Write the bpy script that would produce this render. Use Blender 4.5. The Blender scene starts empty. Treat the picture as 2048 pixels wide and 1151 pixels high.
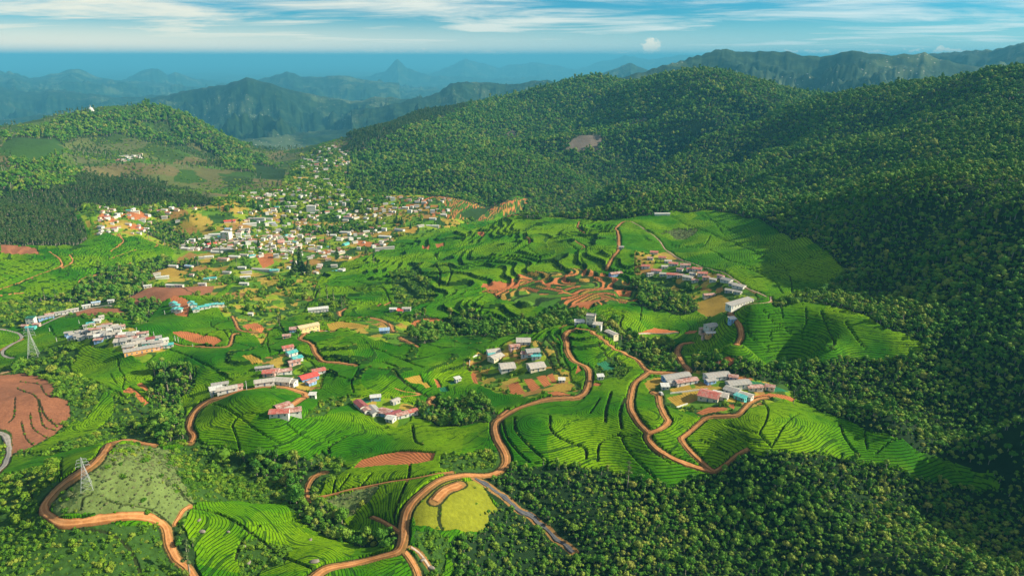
import bpy, bmesh, math, random
import numpy as np
from mathutils import Vector, Matrix
random.seed(7); RNG=np.random.default_rng(7)
S=bpy.context.scene
#=== camera
PW,PH=2048.0,1151.0; FPX=1450.0; HZ=113.0; CAMZ=220.0
PITCH=math.atan((PH/2-HZ)/FPX); CP,SP=math.cos(PITCH),math.sin(PITCH)
cam_d=bpy.data.cameras.new('camera'); cam=bpy.data.objects.new('camera',cam_d); S.collection.objects.link(cam)
cam.location=(0,0,CAMZ); cam.rotation_euler=(math.pi/2-PITCH,0,0)
cam_d.sensor_width=36; cam_d.lens=36*FPX/PW; cam_d.clip_start=1; cam_d.clip_end=300000
S.camera=cam
#=== light and exposure
SUN_EL=math.radians(29); SUN_AZ=math.radians(2)     # azimuth from +X towards +Y
S.view_settings.view_transform='Standard'; S.view_settings.look='None'; S.view_settings.gamma=1
S.view_settings.exposure=0.92
sun_d=bpy.data.lights.new('sun','SUN'); sun_d.energy=5.0; sun_d.angle=math.radians(0.5); sun_d.color=(1,.90,.66)
sun=bpy.data.objects.new('sun',sun_d); S.collection.objects.link(sun)
_sd=Vector((math.cos(SUN_EL)*math.cos(SUN_AZ),math.cos(SUN_EL)*math.sin(SUN_AZ),math.sin(SUN_EL)))
sun.rotation_euler=_sd.to_track_quat('Z','Y').to_euler()
W=bpy.data.worlds.new('World'); S.world=W; W.use_nodes=True
class NT:
    def __init__(s,t): s.t=t; t.nodes.clear()
    def n(s,kind,ins=None,**kw):
        nd=s.t.nodes.new(kind)
        for k,v in kw.items(): setattr(nd,k,v)
        for k,v in (ins or {}).items():
            so=nd.inputs[k]
            if isinstance(v,bpy.types.NodeSocket): s.t.links.new(v,so)
            elif isinstance(v,bpy.types.Node): s.t.links.new(v.outputs[0],so)
            else:
                if hasattr(so.default_value,'__len__') and isinstance(v,(tuple,list)) and len(v)==3 and len(so.default_value)==4: v=tuple(v)+(1,)
                so.default_value=v
        return nd
    def m(s,op,a,b=None,c=None,clamp=False):
        ins={0:a}
        if b is not None: ins[1]=b
        if c is not None: ins[2]=c
        nd=s.n('ShaderNodeMath',ins,operation=op); nd.use_clamp=clamp; return nd.outputs[0]
    def mix(s,f,a,b,blend='MIX'):
        nd=s.t.nodes.new('ShaderNodeMix'); nd.data_type='RGBA'; nd.blend_type=blend
        for i,v in ((0,f),(6,a),(7,b)):
            so=nd.inputs[i]
            if isinstance(v,bpy.types.NodeSocket): s.t.links.new(v,so)
            elif isinstance(v,tuple): so.default_value=v if len(v)==4 else v+(1,)
            else: so.default_value=v
        return nd.outputs[2]
    def ss(s,x,a,b):
        nd=s.n('ShaderNodeMapRange',{0:x,1:a,2:b},interpolation_type='SMOOTHSTEP'); return nd.outputs[0]
    def noise(s,vec,scale,detail=3,rough=.55,dist=0):
        ins={'Scale':scale,'Detail':detail,'Roughness':rough,'Distortion':dist}
        if vec is not None: ins['Vector']=vec
        return s.n('ShaderNodeTexNoise',ins).outputs[0]
w=NT(W.node_tree)
tc=w.n('ShaderNodeTexCoord'); D=tc.outputs['Generated']
sx=w.n('ShaderNodeSeparateXYZ',{0:D}); dx,dy,dz=sx.outputs
_el=SUN_EL
sky=w.n('ShaderNodeTexSky',sky_type='NISHITA',sun_disc=False,sun_elevation=SUN_EL,sun_rotation=math.pi/2-SUN_AZ,altitude=1800,air_density=1.0,dust_density=.6,ozone_density=3.5)
base=w.mix(1.0,sky.outputs[0],w.mix(w.ss(dz,.05,.45),(.15,.62,.76),(.55,.95,1.1)),'MULTIPLY')
# clouds: streaks of high cloud and a low bank of small cumulus, laid out by direction
den=w.m('ADD',dz,.045)
cx=w.m('DIVIDE',dx,den); cy=w.m('DIVIDE',dy,den)
cv=w.n('ShaderNodeCombineXYZ',{0:w.m('MULTIPLY',cx,.85),1:w.m('MULTIPLY',cy,1.0),2:1.7})
c1=w.noise(cv,.42,7,.62,.6)
cv2=w.n('ShaderNodeCombineXYZ',{0:w.m('MULTIPLY',cx,.42),1:w.m('MULTIPLY',cy,.9),2:5.2})
c2=w.noise(cv2,.9,6,.6,.4)
cir=w.m('ADD',w.m('MULTIPLY',c1,.6),w.m('MULTIPLY',c2,.4))
left=w.ss(w.m('DIVIDE',dx,dy),.55,-.65)
cir=w.ss(w.m('ADD',cir,w.m('MULTIPLY',left,.06)),.43,.64)
cir=w.m('MULTIPLY',cir,w.ss(dz,-.002,.016))
veil=w.m('MULTIPLY',w.ss(dz,.055,.0),w.m('ADD',w.m('MULTIPLY',left,.75),.45))
fac=w.m('MAXIMUM',w.m('MULTIPLY',cir,.80),veil)
cream=w.mix(left,(6.6,7.4,7.2),(8.9,8.0,6.2))
colr=w.mix(w.m('MINIMUM',fac,1.0),base,cream)
# cumulus bank
az_=w.m('ARCTAN2',dx,dy)
pv=w.n('ShaderNodeCombineXYZ',{0:w.m('MULTIPLY',az_,60),1:w.m('MULTIPLY',dz,130),2:0.3})
p1=w.noise(pv,1.0,5,.6,.2)
pv3=w.n('ShaderNodeCombineXYZ',{0:w.m('MULTIPLY',az_,7),1:0.0,2:7.3})
p3=w.noise(pv3,1.0,2,.5)
top=w.m('ADD',w.m('MULTIPLY',w.m('SUBTRACT',p1,.42),.026),w.m('MULTIPLY',w.m('SUBTRACT',p3,.56),.022))
cb=w.m('MULTIPLY',w.ss(w.m('SUBTRACT',top,w.m('SUBTRACT',dz,.0035)),-.0002,.0012),w.ss(dz,-.002,.0006))
# a single taller puff
ta=w.m('DIVIDE',w.m('SUBTRACT',az_,.180),.0135); tb=w.m('DIVIDE',w.m('SUBTRACT',dz,.0120),.0110)
rr=w.m('ADD',w.m('MULTIPLY',ta,ta),w.m('MULTIPLY',tb,tb))
pv4=w.n('ShaderNodeCombineXYZ',{0:w.m('MULTIPLY',az_,150),1:w.m('MULTIPLY',dz,150),2:3.3})
p4=w.noise(pv4,1.0,4,.6)
tp=w.m('MULTIPLY',w.ss(w.m('ADD',rr,w.m('MULTIPLY',w.m('SUBTRACT',p4,.5),3.6)),1.0,.35),1.0)
cbf=w.m('MAXIMUM',cb,tp)
colr=w.mix(w.m('MULTIPLY',cbf,.85),colr,(9.0,8.3,6.6))
bg=w.n('ShaderNodeBackground',{0:colr,1:.07})
w.n('ShaderNodeOutputWorld',{0:bg.outputs[0]})
#--- terrain section
def ray(px,py):
    a=(np.asarray(px,float)-PW/2)/FPX; b=(np.asarray(py,float)-PH/2)/FPX
    dx=a; dy=CP-b*SP; dz=-SP-b*CP; h=np.hypot(dx,dy)
    return np.arctan2(dx,dy), dz/h
def project(x,y,z):
    zz=z-CAMZ; d=y*CP-zz*SP; u=y*SP+zz*CP
    d=np.maximum(d,1e-3)
    return PW/2+FPX*x/d, PH/2-FPX*u/d
def _h(ix,iy,s):
    n=(ix.astype(np.int64)*374761393+iy.astype(np.int64)*668265263+s*1442695041)&0xffffffff
    n=((n^(n>>13))*1274126177)&0xffffffff; n=n^(n>>16)
    return (n&0xffff)/65535.0
def vnoise(x,y,s=0):
    ix=np.floor(x); iy=np.floor(y); fx=x-ix; fy=y-iy
    fx=fx*fx*fx*(fx*(fx*6-15)+10); fy=fy*fy*fy*(fy*(fy*6-15)+10)
    a=_h(ix,iy,s);b=_h(ix+1,iy,s);c=_h(ix,iy+1,s);d=_h(ix+1,iy+1,s)
    return (a+(b-a)*fx)*(1-fy)+(c+(d-c)*fx)*fy      # 0..1
def fbm(x,y,s=0,o=4,g=0.5):
    v=0;a=1;t=0
    for i in range(o):
        v=v+a*(vnoise(x*2**i+i*17.3,y*2**i-i*9.1,s+i)*2-1); t+=a; a*=g
    return v/t
def ridged(x,y,s=0,o=4,g=0.5):
    v=0;a=1;t=0
    for i in range(o):
        v=v+a*(1-np.abs(vnoise(x*2**i+i*7.3,y*2**i-i*19.1,s+i)*2-1)*2.0); t+=a; a*=g
    return v/t
def sstep(a,b,x):
    t=np.clip((x-a)/(b-a),0,1); return t*t*(3-2*t)
# control points of the land: (px, py, height)
ZP=[(0,1151,42),(200,1151,38),(380,1130,28),(520,1130,20),(640,1150,22),(820,1151,14),(1000,1151,0),(1300,1151,-6),(1600,1151,-8),(2048,1151,-4),
(0,1040,45),(90,1010,50),(200,1028,48),(330,1045,38),(170,960,60),(250,880,50),(300,950,52),(380,1000,34),(200,900,52),
(0,930,24),(60,900,20),(0,800,2),(100,780,6),(25,900,10),(400,930,12),(480,960,9),(560,960,8),(620,1020,12),(700,1060,8),(760,1090,14),(500,1050,25),(650,1100,20),(810,1090,22),(810,1010,24),(900,955,22),(1010,910,18),
(700,950,16),(780,915,12),(870,1000,25),(940,1030,16),(1000,1060,6),(980,975,14),(1060,1030,2),(390,850,18),(480,800,26),(560,850,24),(700,860,14),(850,880,14),(640,900,10),(950,860,14),
(350,820,-2),(330,760,-4),(280,800,0),(1000,830,14),(1100,850,24),(1180,880,16),(1300,870,22),(1430,943,8),(1350,960,6),(1250,950,6),
(1500,870,26),(1600,860,24),(1700,870,20),(1850,910,14),(1990,965,4),(1500,1000,4),(1800,1020,-2),(2048,1020,2),(1200,1030,2),
(1700,800,10),(1600,740,4),(1500,735,10),(1900,800,14),(2048,800,22),(2048,900,8),(1900,880,8),
(1480,690,33),(1500,622,37),(1600,615,39),(1700,640,37),(1840,690,31),(1860,715,24),(1650,680,33),(1700,720,22),(1900,670,36),(2048,660,46),(1950,740,26),
(1550,460,30),(1680,545,26),(1600,590,22),(1500,520,20),(1400,500,8),(1300,500,0),(1450,560,10),(1540,600,18),(1240,500,6),(1100,460,-8),(1000,450,-20),(900,470,-30),(1200,530,-4),(1100,550,-12),(1000,560,-18),(1250,590,-8),(1350,600,-2),(1430,620,8),(1300,640,0),(1250,630,6),(1300,670,-4),(1400,670,4),(1420,690,8),
(1400,425,5),(1250,445,6),(1350,430,12),(1100,440,-10),(1200,436,-4),
(900,560,-22),(950,520,-22),(850,520,-30),(780,550,-34),(700,590,-24),(850,600,-28),(950,620,-14),(1050,620,-10),(1150,640,-2),(1000,650,-20),(850,650,-22),(900,660,-24),
(720,680,4),(650,690,2),(800,690,4),(900,690,2),(870,720,6),(700,650,-8),(760,640,-14),(640,640,-14),(600,680,-2),(540,690,-4),(600,600,-26),(560,590,-26),
(1080,700,14),(1180,660,20),(1140,680,16),(1200,700,14),(1200,740,8),(1050,760,10),(950,740,2),(1000,690,6),(1110,780,12),(1240,730,4),(1290,740,14),(1370,740,12),(1340,700,0),(1400,780,18),(1500,780,18),(1580,800,14),(1400,820,20),(1260,800,20),
(800,760,8),(700,760,12),(780,720,2),(850,790,2),(930,800,4),(800,830,6),(740,820,6),(650,760,8),(620,790,10),(560,770,18),(430,790,16),
(450,720,6),(380,730,4),(350,690,0),(250,690,4),(180,670,2),(150,700,-4),(200,740,-6),(280,720,2),(450,650,-6),(400,640,-4),(300,640,-16),(500,640,-14),(380,620,-8),(460,610,-8),
(50,700,-14),(0,680,-20),(120,640,-20),(250,620,-22),(300,590,-20),(200,600,-26),(0,600,-24),(100,560,-20),(250,550,-34),(0,540,-10),(100,510,-12),(200,480,-20),(0,500,-2),(330,520,-44),(400,560,-38),(450,520,-42),(330,470,-40),(500,480,-45),(600,520,-44),(700,500,-44),(550,440,-50),(700,430,-50),(850,430,-44),(980,415,-36),
(0,470,0),(100,450,-4),(100,400,10),(160,420,-20),(250,420,-30),(0,400,20)]
# (px, py, distance)
RP=[(1500,400,1100),(1700,388,880),(2048,376,725),(1850,380,790),(1600,395,1000),(2048,330,980),(2048,250,1200),(2048,180,1450),(2048,122,1700),(1900,143,1800),(1800,160,1900),(1700,180,2000),(1610,200,2100),
(1800,250,1400),(1600,250,1600),(1600,330,1250),(1900,330,1050),(1800,200,1650),(1900,260,1250),(1700,300,1300),(1450,360,1200),(1420,405,1060),
(1020,425,1080),(1100,375,1250),(1200,322,1450),(1300,278,1650),(1400,252,1800),(1500,226,1950),
(1020,472,1180),(1100,425,1360),(1200,368,1570),(1300,320,1780),(1400,288,1920),(1500,256,2050),
(1210,405,1120),(1300,352,1230),(1400,305,1400),(1500,275,1550),(1210,430,1200),(1300,386,1310),(1400,336,1490),(1500,300,1620),
(1350,385,1080),(1280,415,1030),
(200,390,1380),(250,352,1500),(330,360,1480),(400,395,1350),(130,355,1500),(250,366,1750),(380,372,1600),
(0,330,1500),(100,320,1750),(60,270,2100),(0,245,2300),(100,240,2400),(180,217,2550),(240,198,2700),(290,205,2750),(330,200,2750),(400,235,2650),(450,270,2500),(500,300,2400),(560,310,2300),
(150,300,1900),(250,300,2000),(300,330,1800),(400,330,1850),(500,350,1750),(450,380,1500),(560,380,1450),(600,350,1800),(620,310,2300),(590,325,2100),
(640,296,2300),(680,268,2450),(700,263,2500),(760,245,2700),(830,222,2900),(930,203,3000),(1040,188,3000),(1120,162,3000),(1190,143,3000),(1250,157,2900),(1330,140,2700),(1430,128,2500),(1500,145,2400),(1550,165,2350),(1610,196,2300),
(760,310,2000),(720,350,1700),(860,380,1400),(800,330,1750),(900,300,2000),(1000,250,2400),(1000,330,1700),(950,375,1450),(1100,300,1900),(1200,250,2150),(1300,220,2200),(1400,200,2150),(1500,190,2150),(900,250,2350),(750,370,1450),(1050,365,1500),(1200,200,2550),(650,330,1950),(1100,220,2600),
(380,250,2500),(200,240,2450),(60,300,1800)]
# (px, distance, height): land hidden behind the crests, and the edges
HP=[(-200,3600,-250),(0,3400,-220),(200,3500,-250),(400,3500,-300),(600,3500,-330),(800,3600,-300),(1000,3700,-180),(1200,3700,-120),(1400,3500,-80),(1600,3400,-40),(1800,3300,0),(2048,3000,60),(2300,3000,90),
(240,3000,0),(0,2700,20),(600,2900,-210),(500,2900,-180),(1430,2800,110),(1190,3300,80),(900,3300,0),(2048,2000,165),(1800,2300,110),
(-250,1500,40),(-250,900,0),(-250,500,10),(-250,250,40),(2400,1500,190),(2400,800,95),(2300,450,36),(2450,600,52),(2200,540,44),(2600,500,44),(2150,330,12),(2350,330,16),(2600,330,20),(2200,430,34),(2500,420,36),(2600,800,100),(2300,280,4),(-100,160,38),(500,160,28),(1024,160,5),(1600,160,-10),(2300,160,-8),(1900,420,30)]
def dark_slope(px,py):
    az,t=ray(px,py); return (198+.64*296)/(0.64*math.sin(az)-t)
for q in [(1750,500),(1850,450),(1950,420),(2048,400),(2048,500),(2048,600),(1900,550),(1850,600),(1700,420),(1760,580),(1950,500),(1950,600),(1600,425),(1650,450)]:
    RP.append((q[0],q[1],dark_slope(*q)))
_az=[];_lr=[];_s=[]
for px,py,z in ZP:
    az,t=ray(px,py); R=(z-CAMZ)/t; _az.append(az);_lr.append(math.log(R));_s.append(z/R)
for px,py,R in RP:
    az,t=ray(px,py+(5 if R>1400 else 0)); _az.append(az);_lr.append(math.log(R));_s.append(t+CAMZ/R)
for px,R,z in HP:
    az,t=ray(px,HZ); _az.append(az);_lr.append(math.log(R));_s.append(z/R)
_az=np.array(_az);_lr=np.array(_lr);_s=np.array(_s)
def _phi(d2): return np.where(d2>0,0.5*d2*np.log(np.maximum(d2,1e-12)),0)
_n=len(_az); _K=_phi((_az[:,None]-_az)**2+(_lr[:,None]-_lr)**2)+np.eye(_n)*2e-4
_P=np.stack([np.ones(_n),_az,_lr],1)
_A=np.zeros((_n+3,_n+3)); _A[:_n,:_n]=_K; _A[:_n,_n:]=_P; _A[_n:,:_n]=_P.T
_w=np.linalg.solve(_A,np.concatenate([_s,[0,0,0]]))
def near_z(az,lr):
    out=np.zeros(az.shape)
    v=_w[_n]+_w[_n+1]*az+_w[_n+2]*lr
    for i in range(_n): v=v+_w[i]*_phi((az-_az[i])**2+(lr-_lr[i])**2)
    return v*np.exp(lr)
# far crests: list of (px,py), distance, front slope, back slope, roughness
FAR=[([(-200,225),(0,240),(120,232),(220,222),(300,200),(350,187),(420,172),(470,160),(492,154),(515,160),(545,165),(580,176),(640,190),(700,198),(780,190),(850,196),(900,190),(960,200),(1100,215),(1300,230)],5600,.33,.3,.5),
([(700,215),(800,200),(870,185),(905,167),(940,163),(1000,170),(1040,168),(1090,160),(1130,165),(1200,180),(1300,200)],4700,.30,.3,.5),
([(-200,180),(0,175),(60,182),(140,178),(230,190),(330,186),(420,200)],8200,.2,.2,.4),
([(-200,150),(0,139),(45,152),(80,150),(120,140),(150,136),(180,146),(210,155),(250,160),(330,170)],13000,.25,.2,.4),
([(200,170),(250,155),(290,138),(315,137),(335,150),(350,142),(375,153),(420,162),(480,170)],15000,.3,.2,.3),
([(500,165),(540,155),(575,145),(600,152),(640,152),(680,150),(740,158),(800,165)],9500,.3,.2,.4),
([(660,165),(740,150),(770,138),(795,119),(815,135),(860,150),(920,150),(980,155),(1080,150)],17000,.4,.2,.3),
([(850,150),(930,118),(960,125),(1000,135),(1060,125),(1100,128),(1140,140),(1200,150)],21000,.2,.2,.3),
([(1120,165),(1180,155),(1230,137),(1262,125),(1290,138),(1320,145),(1380,150)],7500,.3,.3,.5),
([(1150,140),(1190,126),(1250,112),(1290,118),(1350,112),(1385,108),(1430,120)],24000,.2,.2,.3),
([(1180,185),(1240,150),(1290,140),(1330,128),(1370,118),(1420,103),(1445,98),(1490,101),(1530,98),(1560,103),(1600,106),(1640,112),(1665,104),(1685,99),(1720,100),(1760,110),(1800,108),(1850,105),(1880,120),(1920,126),(1960,130),(2050,140),(2200,150)],5200,.42,.4,.42),
([(1780,125),(1850,110),(1900,104),(1950,97),(1985,99),(2048,87),(2200,86)],5400,.3,.2,.4),
([(-200,165),(0,155),(200,165),(400,178),(520,170),(640,172),(760,178),(900,176),(1100,180)],11000,.15,.15,.5)]
_FI=[]
for pts,R,a,b,rg in FAR:
    R=R*(1.5 if R!=5200 else 1.1)
    zz=[];aa=[]
    for px,py in pts:
        az,t=ray(px,py); aa.append(float(az)); zz.append(CAMZ+t*R)
    _FI.append((np.array(aa),np.array(zz),R,a,b,rg))
def far_z(az,R,x,y):
    base=-330-270*sstep(4000,9000,R)+fbm(x/2500,y/2500,5,5,.55)*110*sstep(3500,9000,R)+ridged(x/1100,y/1100,8,5,.55)*(60+60*sstep(4000,6000,R)*(1-sstep(12000,20000,R)))
    z=base
    for k,(aa,zz,Rc,a,b,rg) in enumerate(_FI):
        zc=np.interp(az,aa,zz,left=-900,right=-900)
        rw=Rc*(1+0.05*np.sin(az*9+k)+0.03*np.sin(az*23+2*k))
        d=R-rw; dn=np.abs(d)
        jag=fbm(az*60+k*3,R/(Rc*.25),k+30,4)*0.0022*Rc
        rz=(ridged(x/(Rc*.075),y/(Rc*.075),k+50,5,.6)-.15)*rg*np.minimum(dn,700+Rc*.03)*0.62
        h=zc+jag-np.where(d<0,a,b)*dn*(1/(1+dn/(Rc*.35)))+rz-0.0*dn
        h=np.where((az<aa[0])|(az>aa[-1]),-2000,h)
        z=np.maximum(z,h)+0.0
    return z

#=== sample grid of the land (directions x distances)
NA=1450
AZ=np.linspace(-.74,.74,NA)
_r1=1/np.linspace(1/180.0,1/1500.0,1080)
_r2=np.exp(np.linspace(math.log(1500),math.log(4000),260))[1:]
_r3=np.exp(np.linspace(math.log(4000),math.log(160000),330))[1:]
RR=np.concatenate([_r1,_r2,_r3]); NR=len(RR)
LR=np.log(RR)
def cubicW(xq,xs):                      # Catmull-Rom interpolation weights on a uniform grid xs
    n=len(xs); h=xs[1]-xs[0]; u=np.clip((xq-xs[0])/h,0,n-1.0001); i=np.floor(u).astype(int); f=u-i
    Wt=np.zeros((len(xq),n))
    cs=[-.5*f+f*f-.5*f**3,1-2.5*f*f+1.5*f**3,.5*f+2*f*f-1.5*f**3,-.5*f*f+.5*f**3]
    for k in range(4): np.add.at(Wt,(np.arange(len(xq)),np.clip(i-1+k,0,n-1)),cs[k])
    return Wt
_ca=np.linspace(-.76,.76,240); _cl=np.linspace(math.log(170),math.log(4100),360)
_CA,_CL=np.meshgrid(_ca,_cl); _cz=near_z(_CA,_CL)/np.exp(_CL)
_nb=RR<=3900; _lrn=LR[_nb]
ZN=cubicW(_lrn,_cl)@_cz@cubicW(AZ,_ca).T*RR[_nb][:,None]
A2,R2=np.meshgrid(AZ,RR); X2=R2*np.sin(A2); Y2=R2*np.cos(A2)
Z2=np.zeros(X2.shape)
_fb=RR>=3150
ZF=far_z(A2[_fb],R2[_fb],X2[_fb],Y2[_fb])
Z2[_nb]=ZN
_wf=sstep(3150,3850,RR[_fb])[:,None]
_znf=np.zeros(ZF.shape); _k=int(_nb.sum())-int((~_fb).sum()); _znf[:_k]=ZN[-_k:]; _znf[_k:]=ZF[_k:]
Z2[_fb]=_znf*(1-_wf)+ZF*_wf
def visible_R(zz):                      # for each grid column the running horizon, used to find what a sight line meets
    return np.maximum.accumulate((zz-CAMZ)/R2,axis=0)
# ravines that part the wooded spurs on the right: (depth, half width, points as bearing px and distance)
for dep_,hw,pts in ((75,95,[(1000,1130),(1060,1270),(1130,1430),(1200,1590),(1300,1800),(1400,1950),(1480,2060)]),(48,62,[(1215,1190),(1300,1325),(1400,1500),(1500,1640),(1570,1760)]),(38,58,[(1400,1180),(1480,1290),(1580,1400),(1690,1520)])):
    wp=np.array([(R*math.sin(float(ray(p,HZ)[0])),R*math.cos(float(ray(p,HZ)[0]))) for p,R in pts]); nn=60
    u_=np.linspace(0,len(wp)-1,nn); wx=np.interp(u_,range(len(wp)),wp[:,0]); wy=np.interp(u_,range(len(wp)),wp[:,1])
    sel=(R2>900)&(R2<2500)&(A2>-.1); xs_,ys_=X2[sel],Y2[sel]; d2=np.full(xs_.shape,1e12); ub=np.zeros(xs_.shape)
    for i in range(nn):
        q=(xs_-wx[i])**2+(ys_-wy[i])**2; m_=q<d2; d2=np.where(m_,q,d2); ub=np.where(m_,i/(nn-1),ub)
    Z2[sel]-=dep_*np.exp(-d2/(2*(hw*.75)**2))*sstep(0,.18,ub)*(1-sstep(.8,1,ub)*.7)
TM=visible_R(Z2)
def hit(px,py):                         # land point a sight line meets
    a,t=ray(px,py); a=float(a);t=float(t)
    i=int(np.clip((a-AZ[0])/(AZ[1]-AZ[0]),0,NA-2)); col=TM[:,i]
    j=int(np.searchsorted(col,t)); j=min(max(j,1),NR-1)
    f=(t-col[j-1])/max(col[j]-col[j-1],1e-9); R=RR[j-1]+(RR[j]-RR[j-1])*min(max(f,0),1)
    return R*math.sin(a),R*math.cos(a),R
def height(x,y,G=None):
    G=Z2 if G is None else G
    x=np.asarray(x,float);y=np.asarray(y,float); R=np.hypot(x,y); a=np.arctan2(x,y)
    u=np.clip((a-AZ[0])/(AZ[1]-AZ[0]),0,NA-1.001); i=u.astype(int); fu=u-i
    j=np.clip(np.searchsorted(RR,R)-1,0,NR-2); fv=np.clip((R-RR[j])/(RR[j+1]-RR[j]),0,1)
    return (G[j,i]*(1-fu)+G[j,i+1]*fu)*(1-fv)+(G[j+1,i]*(1-fu)+G[j+1,i+1]*fu)*fv
#=== land cover map
MX,MY=200,1400                         # margins: the map runs from px -200 to 2248, py 0 to 1400
CW,CH=2448,1400
COV=np.zeros((CH,CW),np.uint8)
TEA,FOREST,SCRUB,SOIL,OCHRE,GRASS,TOWN,HILL,PLANT,ROCK,LINE,ROAD,THICK,NET,BARE,TERR,SAGE=range(17)
def fill(pts,c,arr=None):
    arr=COV if arr is None else arr
    p=np.array(pts,float)+[200,0]
    x0,y0=np.maximum(np.floor(p.min(0)).astype(int),0); x1=min(int(p[:,0].max())+1,CW-1); y1=min(int(p[:,1].max())+1,CH-1)
    if x1<=x0 or y1<=y0: return
    gx,gy=np.meshgrid(np.arange(x0,x1+1)+.5,np.arange(y0,y1+1)+.5); ins=np.zeros(gx.shape,bool)
    q=np.roll(p,-1,0)
    for (ax,ay),(bx,by) in zip(p,q):
        if ay==by: continue
        cnd=(gy<ay)!=(gy<by); ins^=cnd&(gx<(bx-ax)*(gy-ay)/(by-ay)+ax)
    arr[y0:y1+1,x0:x1+1][ins]=c
def smooth(pts,n=6):
    P=[np.array(p,float) for p in pts]; P=[2*P[0]-P[1]]+P+[2*P[-1]-P[-2]]; out=[]
    for i in range(1,len(P)-2):
        for k in range(n):
            t=k/n; a,b,c,d=P[i-1:i+3]
            out.append(.5*(2*b+(c-a)*t+(2*a-5*b+4*c-d)*t*t+(3*b-3*c+d-a)*t**3))
    out.append(P[-2]); return out
def stamp(pts,wm,c,arr=None):
    arr=COV if arr is None else arr
    s=smooth(pts,5)
    for a,b in zip(s[:-1],s[1:]):
        n=max(1,int(np.hypot(*(b-a))/1.0))
        x,y,R=hit(*((a+b)/2)); dep=math.atan2(CAMZ,R)
        rx=wm/2*FPX/math.hypot(R,CAMZ); ry=max(rx*math.sin(dep),.7); rx=max(rx,.8)
        for k in range(n):
            q=a+(b-a)*k/n; cx,cy=q[0]+200,q[1]
            xa,xb=int(cx-rx-1),int(cx+rx+2); ya,yb=int(cy-ry-1),int(cy+ry+2)
            if xa<0 or ya<0 or xb>=CW or yb>=CH: continue
            gx,gy=np.meshgrid(np.arange(xa,xb)+.5,np.arange(ya,yb)+.5)
            arr[ya:yb,xa:xb][((gx-cx)/rx)**2+((gy-cy)/ry)**2<=1]=c
# --- big regions
fill([(-200,0),(2248,0),(2248,1400),(-200,1400)],TEA)
fill([(-200,0),(-200,420),(60,400),(200,420),(420,400),(560,385),(600,330),(640,290),(700,262),(700,0)],HILL)
# left far hill: darker woods
fill([(-200,0),(-200,352),(0,345),(60,300),(0,270),(150,225),(330,200),(420,240),(500,290),(540,320),(480,330),(430,290),(380,262),(330,275),(280,262),(160,262),(90,285),(150,340),(200,345),(100,360),(-200,420)],FOREST)
fill([(150,290),(215,262),(300,300),(420,300),(560,340),(420,352),(330,330),(250,350),(190,350),(150,320)],HILL)
fill([(260,225),(330,230),(350,250),(300,245)],HILL)
fill([(0,300),(30,265),(110,268),(130,300),(60,320)],SCRUB)
fill([(440,290),(520,300),(560,330),(520,345),(450,330)],FOREST)
fill([(500,320),(570,330),(560,350),(510,350)],THICK)
fill([(-200,352),(100,356),(200,348),(280,352),(360,370),(440,392),(400,402),(330,410),(200,412),(150,400),(110,360)],PLANT)
fill([(-200,400),(0,365),(100,360),(130,400),(180,440),(190,470),(150,485),(0,490),(-200,500)],PLANT)
# forest on the right
FO=[(700,0),(700,262),(680,280),(690,330),(700,370),(760,372),(860,385),(960,388),(1055,376),(1030,400),(1000,435),(1180,436),(1350,424),(1400,420),(1450,425),(1550,450),(1640,492),(1690,545),(1640,590),(1550,604),(1560,612),(1640,612),(1740,640),(1850,690),(1862,712),(1780,722),(1640,726),(1540,728),(1440,724),(1400,735),(1430,748),(1500,752),(1580,775),(1590,800),(1640,828),(1760,862),(1985,945),(1988,975),(1960,975),(1700,918),(1560,905),(1490,900),(1440,950),(1380,965),(1300,972),(1250,950),(1190,932),(1030,930),(985,945),(940,960),(1000,1010),(960,1060),(890,1075),(900,1150),(900,1400),(2248,1400),(2248,0)]
fill(FO,FOREST)
fill([(640,296),(690,264),(720,268),(690,300),(660,320),(630,318)],HILL)
fill([(700,262),(780,238),(900,205),(930,203),(930,215),(840,245),(760,275),(700,300)],PLANT)
fill([(1133,282),(1160,272),(1185,264),(1205,266),(1188,280),(1168,287),(1145,287)],ROCK)
for p in ([(1010,252),(1035,246),(1035,254),(1012,258)],[(1050,235),(1065,231),(1060,238)],[(1225,228),(1290,215),(1300,222),(1240,232)],[(1150,200),(1185,188),(1190,195),(1160,206)],[(1540,165),(1552,160),(1556,172),(1546,176)],[(1055,310),(1065,306),(1060,315)],[(1700,198),(1725,198),(1720,203),(1702,203)]): fill(p,ROCK)
# town basin
fill([(150,395),(420,402),(430,380),(540,378),(570,345),(590,325),(620,296),(660,290),(700,300),(690,350),(700,372),(760,374),(860,388),(960,390),(1055,378),(1030,405),(990,440),(900,452),(850,470),(780,480),(730,510),(640,545),(560,560),(470,560),(420,590),(300,600),(250,580),(330,540),(350,500),(290,480),(200,465),(180,430)],TOWN)
fill([(780,395),(860,386),(960,388),(1055,378),(1030,410),(985,440),(900,438),(830,425),(800,410)],TERR)
fill([(920,425),(950,440),(1000,385),(985,385)],THICK)
fill([(1000,438),(1020,400),(1060,380),(1035,432)],TERR)
fill([(290,438),(345,440),(380,465),(430,480),(480,500),(440,500),(360,490),(300,468)],THICK)
fill([(600,455),(720,448),(760,455),(700,462),(640,466),(600,462)],THICK)
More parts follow.
